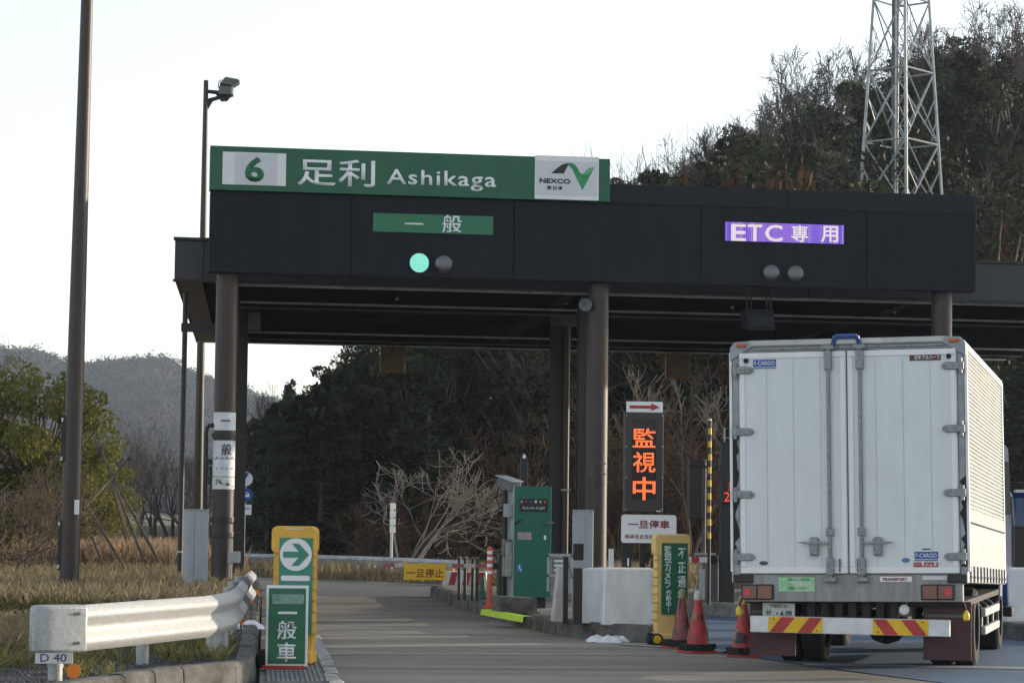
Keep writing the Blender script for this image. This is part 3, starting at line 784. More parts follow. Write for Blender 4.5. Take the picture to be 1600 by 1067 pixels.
# ============================================================ lane furniture
# --- yellow sign stands
def stand(p, rz, label, kind, hh, ww, body):
    t = thing('sign_stand', label, 'sign stand', p, rz, 'yellow plastic sign stands')
    w = ww / 2
    b = mk('body', MB().prism(rrect(-w, w, hh * .80, hh, .06), -.1, .1).prism([(-w * .84, .08), (w * .88, .08), (w * .94, .28), (w * .94, hh * .82), (-w * .9, hh * .82), (-w * .9, .3)], -.085, .085), body, t, bevel=.012)
    mk('foot', MB().box(-w, w * .95, -.16, .16, .02, .15), body, t, bevel=.03)
    mk('top_slot', MB().box(-w * .35, w * .42, -.106, -.1, hh - .035, hh - .02), mat('slot_pale', (.75, .6, .4), .6), b)
    for k in range(8):
        z = .3 + k * .105
        for s in (-1, 1): mk('side_rib', MB().box(s * w * .9 - .016, s * w * .9 + .016, -.09, .09, z, z + .012), mat('rib_dark_yellow', (.5, .29, .05), .6), b)  # side ribs in a darker yellow
    return t, b, w
p = G(455, 1036, .135)
t, b, w = stand((p.x + .02, p.y, .115), R(-12), 'yellow sign stand with white circled arrow behind the green lane board', 1, 1.33, .43, YELP)
fp = mk('face_panel', MB().box(-w * .62, w * .88, -.112, -.1, .3, 1.22), TEALF, t)
cx, czz, rr = w * .13, 1.06, .155
mk('arrow_disc', MB().prism([(cx + rr * math.cos(i * PI / 18), czz + rr * math.sin(i * PI / 18)) for i in range(36)], -.118, -.112), WHITE, fp)
mk('arrow', MB().prism([(cx - .12, czz + .028), (cx + .03, czz + .028), (cx - .04, czz + .105), (cx + .03, czz + .105), (cx + .13, czz), (cx + .03, czz - .105), (cx - .04, czz - .105), (cx + .03, czz - .028), (cx - .12, czz - .028)], -.123, -.118), TEALF, fp)
mk('lettering', MB().prism(rrect(cx - .14, cx + .14, .81, .86, .02), -.118, -.112), WHITE, fp)
p = G(1047, 1007, 0)
t, b, w = stand((p.x, p.y, 0), R(6), 'faded yellow sign stand on wheels warning of surveillance cameras beside worn cones', 2, 1.36, .45, YELF)
fp = mk('face_panel', MB().box(-w * .64, w * .82, -.112, -.1, .38, 1.25), mat('stand_green', (.012, .13, .06), .45, var=.1), t)
text('lettering', '不正通行', .105, .66, LETW, fp, (w * .5, -.114, .86), vert=True, bold=.02, th=.003, line=1.12)
text('lettering', '監視カメラ', .095, .52, LETW, fp, (-w * .3, -.114, .96), vert=True, bold=.015, th=.003, line=.86)
text('lettering', '作動中!', .07, .28, LETW, fp, (-w * .24, -.114, .54), vert=True, bold=.02, th=.003, line=.86)
for s in (-1, ):
    wl_ = mk('wheel', MB().cyl((-w * .95, -.13, .075), (-w * .95, -.19, .075), .075, .075, 20), RUBBER, t)
    mk('wheel_hub', MB().cyl((-w * .95, -.19, .075), (-w * .95, -.197, .075), .052, .045, 16), YELR, wl_)
mk('wheel', MB().cyl((-w * 1.25, .0, .075), (-w * 1.0, .0, .075), .075, .075, 20), RUBBER, t)
# --- green board leaning in front of the first stand
p0, p1 = at(414.5, 1039, 23.35), at(480, 1039, 23.35)
bw = (p1 - p0).length; ppm = scl(p0)
t = thing('lane_board', 'green board with white frame reading lane for general vehicles', 'sign', ((p0.x + p1.x) / 2, p0.y, .135), R(-3))
bh = 126 / ppm
fr = mk('frame', MB().box(-bw / 2, bw / 2, -.02, .02, .02, .02 + bh), WHITE, t, bevel=.006)
pn = mk('panel', MB().box(-bw / 2 + .022, bw / 2 - .022, -.024, -.02, .045, bh - .005), mat('lane_board_green', (.012, .13, .065), .4, var=.1), t)
mk('tape_patch', MB().box(-bw * .36, bw * .4, -.027, -.024, bh * .80, bh * .92), mat('tape_pale_green', (.2, .34, .28), .6, var=.25, scale=25), pn)
mk('lettering', MB().prism(rrect(-bw * .22, bw * .24, bh * .675, bh * .705, .008), -.028, -.024), LETW, pn)
text('lettering', '般', bw * .46, bh * .235, LETW, pn, (.0, -.024, bh * .475), bold=.018, th=.004)
text('lettering', '車', bw * .46, bh * .235, LETW, pn, (.0, -.024, bh * .205), bold=.018, th=.004)
mk('foot', MB().box(-bw / 2 - .03, bw / 2 - .02, -.06, .1, 0, .03), REDP, t)
t2 = thing('sandbag_weight', 'black rubber weight lying beside the foot of the lane board', 'weight', (p0.x - .02, p0.y + .14, .135))
mk('body', MB().lathe((0, 0, 0), [(.06, 0), (.075, .03), (.07, .1), (.045, .15), (.02, .17)], 14), RUBBER, t2, smooth=True)

# --- traffic cones
def cone(p, label, hh, cap, seed, m, yellow=False):
    rnd = random.Random(seed)
    t = thing('traffic_cone', label, 'cone', (p.x, p.y, 0), rnd.uniform(0, 3), 'battered red traffic cones')
    mk('base', MB().prism(rrect(-.19, .19, -.19, .19, .04), 0, .035, 'z'), REDP, t, bevel=.008)
    mb = MB()
    n = 22
    for k in range(3):
        z = .035 + k * .026
        pr = []
        for i in range(n):
            a_ = 2 * PI * i / n; r_ = .2 * (1 + rnd.uniform(-.16, .14)); pr.append((r_ * math.cos(a_), r_ * math.sin(a_)))
        mb.prism(pr, z, z + .024, 'z')
    mk('rubber_weight', mb, RUBBER, t)
    prof = [(.13, .035), (.125, .11), (.035, hh), (.03, hh + .01)]
    bd = mk('body', MB().lathe((0, 0, 0), prof, 24), m, t, smooth=True)
    for k in range(7):                      # torn patches of dark tape
        z0_, a0 = rnd.uniform(.14, hh - .14), rnd.uniform(0, 2 * PI)
        dz, da = rnd.uniform(.07, .12), rnd.uniform(.35, .8)
        vs = []
        for i in range(5):
            for j in range(2):
                z = z0_ + dz * j + rnd.uniform(-.015, .015); aa = a0 + da * i / 4
                r_ = .128 - .094 * (z - .11) / (hh - .11) + .004
                vs.append((r_ * math.cos(aa), r_ * math.sin(aa), z))
        mk('tape_patch', MB().add(vs, [(2 * i, 2 * i + 2, 2 * i + 3, 2 * i + 1) for i in range(4)]), mat('tape_dark', (.035, .028, .026), .6) if k % 3 else mat('tape_sandy', (.3, .24, .14), .6), bd)
    for i in range(3):
        a_ = rnd.uniform(0, 6)
        mk('cord', MB().tube([(.05 * math.cos(a_), .05 * math.sin(a_), hh - .02), (.1 * math.cos(a_ + .2), .1 * math.sin(a_ + .2), hh * .6), (.14 * math.cos(a_), .14 * math.sin(a_), .13)], .006, 5), mat('cord_sand', (.32, .27, .17), .8), t)
    mk('cap', MB().lathe((0, 0, hh), [(.036, -.04), (.046, 0), (.044, .05), (.03, .075), (.008, .085)], 16), cap, t, smooth=True)
CONER = mat('cone_red', (.46, .045, .05), .55, col2=(.22, .04, .04), scale=7, thr=(.3, .5))
CONEO = mat('cone_worn', (.3, .075, .07), .6, col2=(.1, .06, .045), scale=12, thr=(.38, .55))
cone(G(1065, 1013), 'worn muddy traffic cone wound with cord in front of the surveillance sign stand', .63, mat('cap_straw', (.32, .27, .17), .7), 3, CONEO)
cone(G(1090, 1020), 'bright red traffic cone with pale cap and dark tape patches', .64, mat('cap_pale', (.6, .58, .53), .6), 5, CONER)
cone(G(1161, 1026), 'red traffic cone with yellow cap beside the truck mudflap', .62, YELR, 9, CONER)

# --- toll machine and what stands on the centre island
IZ = .2
def slab(name, label, cat, px0, px1, py0, py1, Y, dep, m, rz=0, bevel=.01, z0=None, part='cabinet'):
    a, b = at(px0, py1, Y), at(px1, py0, Y)
    w = (Vector((b.x, b.y)) - Vector((a.x, a.y))).length
    zb = IZ if z0 is None else z0
    t = thing(name, label, cat, ((a.x + b.x) / 2, Y, zb), rz)
    c = mk(part, MB().box(-w / 2, w / 2, 0, dep, 0, b.z - zb), m, t, bevel=bevel)
    return t, c, w, b.z - zb
t, c, w, h = slab('toll_machine', 'tall green toll payment machine cabinet with credit card notice', 'machine', 801, 862, 760, 937, 36.6, .7, GREYC, R(4), z0=.36)
mk('front_door', MB().box(-w / 2 + .003, w / 2, -.02, 0, 0, h), TEAL, c, bevel=.008)
mk('plinth', MB().box(-w / 2 + .06, w / 2 - .05, .1, .66, -.17, 0), BLACK, t)
mk('notice_panel', MB().box(-w * .36, w * .4, -.026, -.02, h * .77, h * .89), BLACK, c)
for k, m_ in enumerate((GREYC, LETR, SBLUE, WHITED, GREYC, AMBER)):
    mk('card_mark', MB().box(-w * .33 + k * .07, -.275 * w + k * .07, -.029, -.026, h * .85, h * .873), m_, c)
text('lettering', 'クレジットカード使えます', w * .6, .045, LETW, c, (w * .02, -.026, h * .805), th=.003, bold=.01)
mk('handle', MB().tube([(-w / 2, -.03, h * .66), (-w * .35, -.05, h * .69), (-w * .3, -.04, h * .695)], .014, 8), BLACK, c)
mk('hinge', MB().box(w * .36, w * .56, -.05, -.02, h * .665, h * .685), GREYD, c)
mk('lock', MB().box(w * .3, w * .36, -.035, -.02, h * .52, h * .56), WHITE, c, bevel=.005)
mk('notice', MB().box(-w * .4, -w * .03, -.024, -.02, h * .52, h * .585), mat('notice_pink', (.4, .3, .3), .6, var=.4, scale=60), c)
wm = mk('wheelchair_mark', MB().box(-w * .41, -w * .27, -.024, -.02, h * .23, h * .3), mat('mark_blue', (.03, .16, .42), .5), c)
mk('mark_figure', MB().tube([(-w * .35, -.026, h * .29), (-w * .35, -.026, h * .26), (-w * .31, -.026, h * .258), (-w * .295, -.026, h * .235)], .006, 6), WHITE, wm)
mk('side_display', MB().box(-w / 2 - .09, -w / 2, .1, .4, h * .72, h * .84), GREYC, t, bevel=.01)
mk('ticket_slot_box', MB().box(-w / 2 - .1, -w / 2, .05, .4, h * .18, h * .5), mat('machine_silver', (.35, .36, .36), .4, .4, var=.3), t, bevel=.015)
mk('note_box', MB().box(-w / 2 - .12, -w / 2, .1, .35, h * .36, h * .52), GREYD, t, bevel=.02)
# black post standing behind the machine, with a white lamp on top
p = at(819, 720, 37.9)
t = thing('beacon_post', 'black square post with a white lamp on top behind the green machine', 'post', (p.x, 37.9, IZ))
mk('post', MB().box(-.055, .055, -.05, .05, 0, at(819, 716, 37.9).z - IZ), BLACK, t, bevel=.006)
mk('lamp', MB().lathe((0, 0, at(819, 716, 37.9).z - IZ), [(.02, 0), (.025, .03), (.012, .06), (.002, .07)], 12), WHITE, t, smooth=True)
# camera on a pole
p = at(787, 945, 37.0)
t = thing('camera_pole', 'slim black pole with a grey camera housing beside the green toll machine', 'camera', (p.x, 37.0, IZ))
zt = at(787, 766, 37).z - IZ
mk('pole', MB().cyl((0, 0, 0), (0, 0, zt), .045, .04, 14), BLACK, t, smooth=True)
mk('camera_housing', MB().cbox((.05, -.1, zt + .09), (.17, .4, .15), R(28), R(12)), GREYD, t, bevel=.02)
mk('sun_shield', MB().cbox((.05, -.12, zt + .175), (.21, .46, .02), R(28), R(12)), GREYC, t, bevel=.006)
mk('cable', MB().tube([(-.1, 0, zt + .05), (-.13, .0, zt - .1), (-.09, 0, zt - .24), (-.04, 0, zt - .28)], .01, 6), BLACK, t)
mk('pole', MB().box(.09, .16, -.05, .05, 0, zt * .72), BLACK, t)
mk('base_plate', MB().box(-.1, .22, -.1, .1, 0, .02), GREYD, t)
# lane barrier
p = at(776, 884, 38.2)
t = thing('barrier_gate', 'closed lane barrier with a red and white arm across the lane', 'barrier', (p.x + .12, 38.2, IZ), R(0))
mk('housing', MB().box(-.1, .16, -.15, .2, 0, .75), BLACK, t, bevel=.02)
mk('clamp', MB().box(-.2, .02, -.12, .04, p.z - IZ - .05, p.z - IZ + .05), BLACK, t, bevel=.01)
e = at(598, 882, 38.2)
L = p.x + .12 - e.x
for k in range(10):
    x0, x1 = -.1 - (L - .1) * k / 10, -.1 - (L - .1) * (k + 1) / 10
    mk('arm_section', MB().box(x1, x0, -.06, -.02, p.z - IZ - .03 + .0, p.z - IZ + .03), mat('arm_pink', (.33, .09, .12), .5) if k % 2 else mat('arm_white', (.5, .45, .46), .5), t, bevel=.004)
a, b = at(631, 905.5, 38.1), at(697, 881, 38.1)
t = thing('stop_sign_plate', 'yellow plate with red lettering hung on the lane barrier arm', 'sign', ((a.x + b.x) / 2, 38.1, a.z))
w, h = b.x - a.x, b.z - a.z
pl = mk('plate', MB().box(-w / 2, w / 2, -.006, .006, 0, h), YELR, t, bevel=.003)
text('lettering', '一旦停止', w * .88, h * .56, LETR, pl, (0, -.006, h * .44), bold=.015, th=.003)
for s in (-.46, 0, .46): mk('hook', MB().box(s * w - .02, s * w + .02, -.01, .03, h - .01, h + .03), YELR, t)
# slim black posts
for px, lab in ((722.5, 'slim black guide post at the far tip of the island, last of four'), (730, 'slim black guide post second from the island tip'), (739.5, 'slim black guide post third from the island tip'), (745, 'slim black guide post next to the orange bollard')):
    a = at(px, 939, 39.2)
    t = thing('guide_post', lab, 'post', (a.x, 39.2 + (745 - px) * .03, IZ), 0, 'slim black posts at the island end')
    mk('post', MB().cyl((0, 0, 0), (0, 0, .67), .027, .027, 12), BLACK, t, smooth=True)
    mk('cap', MB().lathe((0, 0, .67), [(.03, 0), (.03, .015), (.012, .03), (.002, .034)], 12), GREYD, t, smooth=True)
# red and white bollard
a = at(764.5, 949, 36.7)
t = thing('lane_bollard', 'orange bollard with white reflective bands on the island kerb', 'bollard', (a.x, 36.7, .2))
ORB = mat('bollard_orange', (.5, .075, .03), .5, var=.15)
mk('post', MB().lathe((0, 0, 0), [(.1, 0), (.1, .02), (.045, .06), (.04, .1), (.04, .87), (.03, .9), (.005, .905)], 18), ORB, t, smooth=True)
for z in (.5, .6, .7, .79): mk('reflective_band', MB().cyl((0, 0, z), (0, 0, z + .045), .0425, .0425, 18, False), WHITE, t)
# grey cabinets
t, c, w, h = slab('control_cabinet', 'narrow light grey steel cabinet standing against the middle brown column', 'cabinet', 893, 927, 798, 960, 34.6, .34, GREYC, R(-8))
mk('door_seam', MB().box(w * .14, w * .15, -.003, .001, .02, h - .02), GREYD, c)
mk('lid', MB().box(-w / 2 - .01, w / 2 + .01, -.01, .35, h, h + .015), GREYC, c)
t, c, w, h = slab('control_cabinet', 'narrow light grey steel cabinet behind the guardrail by the left column', 'cabinet', 291.5, 327, 797, 945, 35.6, .34, GREYC, R(14), z0=.25)
mk('door_seam', MB().box(-w * .2, -w * .19, -.003, .001, .02, h - .02), GREYD, c)
mk('lid', MB().box(-w / 2 - .01, w / 2 + .01, -.01, .35, h, h + .015), GREYC, c)
# brown post with grey band; thin dark post; leaning white slab; intercom box; concrete step
a = at(902, 974, 31.5)
t = thing('sensor_post', 'short brown square post with a grey band by the white crash blocks', 'post', (a.x, 31.5, IZ))
h = at(902, 849, 31.5).z - IZ
mk('post', MB().box(-.055, .055, -.05, .05, 0, h), BROWN, t, bevel=.006)
mk('band', MB().box(-.075, .075, -.07, .07, h - .31, h - .21), GREYC, t, bevel=.006)
mk('head', MB().box(-.06, .07, -.06, .06, h - .2, h), BROWN2, t, bevel=.01)
a = at(883, 970, 31.8)
t = thing('sensor_post', 'thin black post with a hanging chain between crash block and intercom', 'post', (a.x, 31.8, IZ))
mk('post', MB().box(-.03, .03, -.04, .04, 0, at(883, 869, 31.8).z - IZ), BLACK, t, bevel=.005)
mk('chain', MB().tube([(.03, -.03, .78), (.07, -.04, .6), (.12, -.04, .55), (.16, -.03, .68)], .01, 6), GREYD, t)
a = at(873, 969, 32.2)
t = thing('guard_slab', 'thin leaning off white slab at the left end of the crash blocks', 'slab', (a.x, 32.2, IZ))
mk('slab', MB().prism([(-.08, 0), (.07, 0), (.08, .72), (-.01, .72)], -.04, .25), mat('slab_offwhite', (.5, .48, .45), .6, var=.2, scale=4), t, bevel=.012)
a = at(874, 924, 33.2)
t = thing('intercom_box', 'open grey two compartment intercom box on a post beside the green machine', 'intercom', (a.x, 33.2, IZ))
zb, ztp = at(874, 924, 33.2).z - IZ, at(874, 866, 33.2).z - IZ
mk('post', MB().box(-.05, .05, .08, .16, 0, ztp), GREYD, t)
ic = mk('case', MB().box(-.15, .15, .0, .1, zb, ztp), GREYC, t, bevel=.01)
mk('window', MB().box(-.1, .1, -.012, .0, zb + .24, ztp - .05), GREYD, ic)
for k in range(3): mk('button_row', MB().box(-.08, .07, -.022, -.012, zb + .27 + k * .06, zb + .305 + k * .06), WHITED, ic, bevel=.004)
mk('lower_door', MB().box(-.13, .1, -.01, 0, zb + .02, zb + .19), mat('intercom_blue_grey', (.2, .23, .27), .5), ic)
for k in range(3): mk('key', MB().cyl((-.06, -.01, zb + .06 + k * .04), (-.06, -.02, zb + .06 + k * .04), .012, .012, 8), BLACK, ic)
mk('frame', MB().box(-.17, .17, -.03, .0, ztp - .03, ztp + .01).box(-.17, -.145, -.03, 0, zb, ztp).box(.145, .17, -.03, 0, zb, ztp).box(-.17, .17, -.03, 0, zb + .2, zb + .225), GREYC, ic)
a = G(838, 970, .2)
t = thing('concrete_step', 'weathered concrete step block on the island in front of the machine', 'block', (a.x, 34.6, .2), R(6))
mk('block', MB().prism([(-.27, 0), (.27, 0), (.27, .22), (-.25, .24)], 0, .5), CONCD, t, bevel=.02)
# white crash blocks
def block(px0, px1, px0b, px1b, pyt, pyb, Y, dep, label, rz=0):
    a, b, c_, d_ = at(px0, pyt, Y), at(px1, pyt, Y), at(px1b, pyb, Y), at(px0b, pyb, Y)
    o = (c_ + d_) / 2
    t = thing('crash_block', label, 'crash block', (o.x, Y, IZ), rz, 'white crash blocks')
    hh = a.z - IZ
    x = [a.x - o.x, b.x - o.x, c_.x - o.x, d_.x - o.x]
    mk('shell', MB().add([(x[3], 0, 0), (x[2], 0, 0), (x[1], .08, hh), (x[0], .08, hh), (x[3], dep, 0), (x[2], dep, 0), (x[1], dep - .08, hh), (x[0], dep - .08, hh)],
        [(0, 1, 2, 3), (5, 4, 7, 6), (4, 0, 3, 7), (1, 5, 6, 2), (3, 2, 6, 7), (4, 5, 1, 0)]), BLOCKW, t, bevel=.02)
    mk('base_rail', MB().box(x[3] + .02, x[2] - .02, .02, dep - .02, 0, .03), GREYD, t)
block(908, 947, 897, 945, 888, 979, 31.75, .8, 'narrow white tapered crash block next to the brown sensor post', R(-16))
block(946, 1030, 941, 1034, 888, 985, 31.3, .9, 'wide white crash block at the island nose behind the yellow stand')
# snow left at the kerbs
def snow(px, py, z, n, w, label, seed):
    rnd = random.Random(seed); p = G(px, py, z); mb = MB()
    for i in range(n):
        x, y = rnd.uniform(-w, w), rnd.uniform(-.1, .1); r = rnd.uniform(.05, .1)
        ring = []
        mb.lathe((x, y, 0), [(r * 1.7, 0), (r * 1.4, r * .4), (r * .8, r * .8), (r * .2, r)], 9)
    for i, v in enumerate(mb.v): mb.v[i] = (v[0] + rnd.uniform(-.015, .015), v[1] + rnd.uniform(-.015, .015), max(0, v[2] + rnd.uniform(-.012, .012)))
    t = mk('snow_heap', mb, SNOW, smooth=True); t.location = (p.x, p.y, z)
    tag(t, label, 'snow', 'leftover snow heaps')
snow(952, 1003, .0, 8, .18, 'small heap of leftover snow against the centre island kerb', 2)
snow(376, 982, .25, 7, .14, 'small heap of leftover snow under the left guardrail', 4)

# --- LED warning sign on posts
YS = 33.3
a, b = at(976, 800, YS), at(1037, 645, YS)
w, h = b.x - a.x, b.z - a.z
t = thing('led_warning_sign', 'tall brown LED sign glowing orange with a red arrow plate on top', 'sign', ((a.x + b.x) / 2, YS, IZ))
zb = a.z - IZ
cs = mk('case', MB().box(-w / 2, w / 2, 0, .2, zb, zb + h), mat('led_case_brown', (.04, .034, .034), .55, var=.1), t, bevel=.012)
mk('display_window', MB().box(-w * .31, w * .31, -.006, 0, zb + .13 * h, zb + .93 * h), mat('display_dark', (.028, .02, .022), .25), cs)
LEDO = led('led_orange', (1, .16, .035), .75, .026, .12)
for ch, y0, y1 in (('監', 669, 699), ('視', 706, 738), ('中', 745, 781)):
    q0, q1 = at(988.5, y1, YS), at(1024, y0, YS)
    text('led_letter', ch, q1.x - q0.x, q1.z - q0.z, LEDO, cs, ((q0.x + q1.x) / 2 - (a.x + b.x) / 2, -.008, (q0.z + q1.z) / 2 - IZ), bold=.012, th=.003)
for z in (.03, .35, .66, .97):
    for s in (-.47, .47): mk('rivet', MB().cyl((s * w, 0, zb + z * h), (s * w, -.008, zb + z * h), .008, .008, 6), WHITED, cs)
mk('maker_plate', MB().box(w * .32, w * .45, -.004, 0, zb + .01 * h, zb + .02 * h), WHITE, cs)
ar = mk('arrow_plate', MB().box(-w * .47, w * .48, .02, .04, zb + h + .004, zb + h + .148), WHITE, t, bevel=.004)
za = zb + h + .076
mk('red_arrow', MB().prism([(-w * .39, za - .02), (w * .18, za - .02), (w * .18, za - .05), (w * .4, za), (w * .18, za + .05), (w * .18, za + .02), (-w * .39, za + .02)], .015, .02), mat('arrow_red', (.36, .02, .03), .5), ar)
for s in (-.36, 0, .3): mk('post', MB().box(s * w - .035, s * w + .035, .06, .14, 0, zb), BROWN2, t)
YS = 32.4
a, b = at(970.5, 847.5, YS), at(1057, 804.5, YS)
w, h = b.x - a.x, b.z - a.z
t = thing('stop_notice_sign', 'white rounded sign with dark red lettering on black posts', 'sign', ((a.x + b.x) / 2, YS, IZ))
zb = a.z - IZ
pl = mk('plate', MB().prism(rrect(-w / 2, w / 2, zb, zb + h, .04), 0, .012), WHITE, t)
text('lettering', '一旦停車', w * .75, h * .3, LETR, pl, (0, -.002, zb + h * .66), bold=.02, th=.003)
text('lettering', '料金をお支払ください', w * .86, h * .17, LETR, pl, (.0, -.002, zb + h * .22), bold=.012, th=.003)
for s in (-.42, .42): mk('post', MB().box(s * w - .04, s * w + .04, .02, .09, 0, zb + h * .95), BLACK, t)
mk('handle', MB().box(-.38 * w, -.36 * w, -.02, .02, zb - .3, zb - .2), WHITE, t)
a = at(955, 860, 34.2)
t = thing('paper_notice_post', 'small white upright marker board next to the middle column', 'marker', (a.x, 34.2, IZ))
mk('board', MB().box(-.035, .035, -.01, .01, .35, at(955, 857, 34.2).z - IZ), WHITE, t)
mk('stem', MB().box(-.02, .02, -.014, -.01, 0, .62), BLACK, t)

# --- things around the ETC lane gate
a = at(1108, 840, 39.0); b = at(1108, 657, 39.0)
t = thing('striped_height_bar', 'tall slim pole banded black and yellow beside the truck', 'pole', (a.x, 39.0, IZ))
hh = b.z - IZ
mk('pole', MB().cyl((0, 0, 0), (0, 0, hh), .026, .026, 12), BLACK, t, smooth=True)
z = hh - .12
for k in range(9):
    mk('yellow_band', MB().cyl((0, 0, z - .1), (0, 0, z), .03, .03, 12), YELR, t); z -= .205
mk('cap', MB().cyl((0, 0, hh), (0, 0, hh + .03), .03, .025, 12), WHITE, t)
a, b = at(1077, 810, 40.5), at(1099, 717, 40.5)
t = thing('etc_signal_box', 'plain brown signal box on a post with a black ring beside it', 'box', ((a.x + b.x) / 2, 40.5, IZ))
w = b.x - a.x
mk('case', MB().box(-w / 2, w / 2, 0, .25, a.z - IZ, b.z - IZ), BROWN, t, bevel=.01)
mk('shelf', MB().box(-w / 2 - .02, w / 2 + .02, -.06, .26, b.z - IZ - .12, b.z - IZ - .1), BROWN2, t)
mk('shelf', MB().box(-w / 2 - .0, w / 2 + .0, -.03, .0, (a.z + b.z) / 2 - IZ - .02, (a.z + b.z) / 2 - IZ), BROWN2, t)
mk('post', MB().cyl((w / 2 + .04, .1, 0), (w / 2 + .04, .1, b.z - IZ), .03, .03, 10), GREYD, t)
rg = MB(); pts = [(w / 2 + .13 + .12 * math.cos(i * PI / 10), -.02, b.z - IZ - .05 + .12 * math.sin(i * PI / 10)) for i in range(21)]
mk('ring', rg.tube(pts, .016, 6), BLACK, t)
mk('ring_stay', MB().box(w / 2 - .02, w / 2 + .04, -.02, .1, b.z - IZ - .07, b.z - IZ - .03), BLACK, t)
a = at(1136, 945, 39.6)
t = thing('etc_display_post', 'dark post with a small red lit speed display beside the truck', 'display', (a.x, 39.6, IZ))
zz = lambda py: at(1136, py, 39.6).z - IZ
mk('post', MB().box(-.1, .12, 0, .2, 0, zz(690)), BROWN2, t, bevel=.01)
mk('antenna_rod', MB().cyl((-.06, 0, zz(690)), (-.06, 0, zz(668)), .012, .012, 8), GREYC, t)
mk('antenna_arm', MB().cyl((-.1, 0, zz(684)), (.12, 0, zz(684)), .01, .01, 6), GREYC, t)
ds_ = mk('display', MB().box(-.1, .4, -.1, 0, zz(786), zz(752)), BLACK, t, bevel=.006)
LEDR = led('led_red', (1, .05, .02), .4)
text('led_letter', '20', .2, .15, LEDR, ds_, (.02, -.102, zz(776)), th=.003)
text('led_letter', '速', .17, .13, LEDR, ds_, (.07, -.102, zz(760)), th=.003)
a, b = at(1099, 926, 40.2), at(1134, 890, 40.2)
t = thing('gate_control_box', 'low white gate control housing on the far island', 'box', ((a.x + b.x) / 2, 40.2, IZ))
w = b.x - a.x
mk('case', MB().box(-w / 2, w / 2, 0, .5, .02, b.z - IZ), WHITED, t, bevel=.015)
mk('skirt', MB().box(-w / 2 + .03, w / 2 - .03, .03, .47, 0, .03), BLACK, t)
mk('top_frame', MB().box(-w * .7, w * .1, .1, .4, b.z - IZ + .23, b.z - IZ + .27).box(-w * .68, -w * .63, .12, .16, 0, b.z - IZ + .25).box(w * .0, w * .05, .12, .16, b.z - IZ - .02, b.z - IZ + .25), mat('frame_pale', (.4, .4, .39), .5), t)
p = at(1098, 874, 40.0)
t = thing('etc_barrier_arm', 'short red and white barrier arm raised level at the ETC gate', 'barrier', (p.x + .12, 40.0, IZ))
mk('housing', MB().box(-.06, .12, -.1, .12, 0, p.z - IZ + .08), GREYD, t, bevel=.015)
mk('motor_cover', MB().cyl((.03, -.14, p.z - IZ), (.03, -.1, p.z - IZ), .07, .07, 14), BLACK, t)
for k in range(3): mk('arm_section', MB().box(-.06 - (k + 1) * .13, -.06 - k * .13, -.09, -.06, p.z - IZ - .045, p.z - IZ + .045), REDP if k == 1 else WHITE, t, bevel=.005)
for px, dz in ((1112, .32), (1139, .35)):
    a = G(px, 938, .2)
    t = thing('island_marker_block', 'small grey concrete marker block ' + ('below the white gate control housing' if px < 1120 else 'beside the red lit display post'), 'block', (a.x, a.y + .3, .2), 0, 'marker blocks on the far island')
    mk('block', MB().box(-.08, .08, -.06, .06, 0, dz * .6), CONC, t, bevel=.025)
    mk('cap', MB().box(-.06, .06, -.045, .045, dz * .6, dz * .6 + .02), CONCD, t, bevel=.006)
# right edge: crash block, dark post, another vehicle's mirror
a, b = at(1573, 985, 33.2), at(1650, 888, 33.2)
t = thing('crash_block', 'long white crash block on the island beyond the truck cab', 'crash block', (a.x, 33.2, .2), R(2), 'white crash blocks')
mk('shell', MB().prism([(0, 0), (1.5, 0), (1.5, b.z - .2), (.05, b.z - .2)], 0, .6), BLOCKW, t, bevel=.02)
mk('base_rail', MB().box(.03, 1.45, .02, .58, -.0, .03), GREYD, t)
a = at(1590, 882, 36.5)
t = thing('dark_lane_cabinet', 'dark square lane cabinet behind the white crash block', 'cabinet', (a.x + .08, 36.0, .2))
mk('case', MB().box(-.16, .3, 0, .4, 0, at(1590, 824, 36).z - .2), BROWN2, t, bevel=.012)
mk('cap', MB().box(-.18, .32, -.02, .42, at(1590, 824, 36).z - .2, at(1590, 824, 36).z - .18), BLACK, t)

YV = 43.0
vl = at(1586, 800, YV)
v = thing('blue_van', 'blue van in the next lane glimpsed beyond the white crash block', 'van', (vl.x + .85, YV, 0), R(-6))
vb = mk('body', MB().prism([(0, .28), (0, 1.5), (.12, 2.02), (.4, 2.1), (2.9, 2.1), (3.6, 1.4), (4.3, 1.15), (4.4, .3)], -.85, .85, 'x'), mat('van_blue', (.012, .045, .15), .3, var=.06, coat=.6), v, bevel=.06)
mk('rear_window', MB().add([(-.68, .0, 1.5), (.68, .0, 1.5), (.64, .1, 1.96), (-.64, .1, 1.96)], [(0, 1, 2, 3)]), GLASSD, vb)
mk('roof_trim', MB().box(-.8, .8, .1, .3, 2.06, 2.115), WHITE, vb, bevel=.01)
for s in (-1, 1):
    mk('side_window', MB().prism([(.5, 1.35), (.5, 1.9), (2.8, 1.9), (3.4, 1.35)], s * .853, s * .857, 'x'), GLASSD, vb)
    mk('tail_lamp', MB().box(s * .76 - .06, s * .76 + .06, -.02, .04, .85, 1.35), REDL, vb, bevel=.01)
    for y in (.85, 3.55):
        w_ = mk('wheel', MB().cyl((s * .87, y, .31), (s * .68, y, .31), .31, .31, 24), RUBBER, v, bevel=.02)
        mk('rim', MB().cyl((s * .88, y, .31), (s * .86, y, .31), .19, .19, 18), GREYC, w_)
mk('bumper', MB().box(-.82, .82, -.08, .1, .3, .55), GREYD, v, bevel=.04)

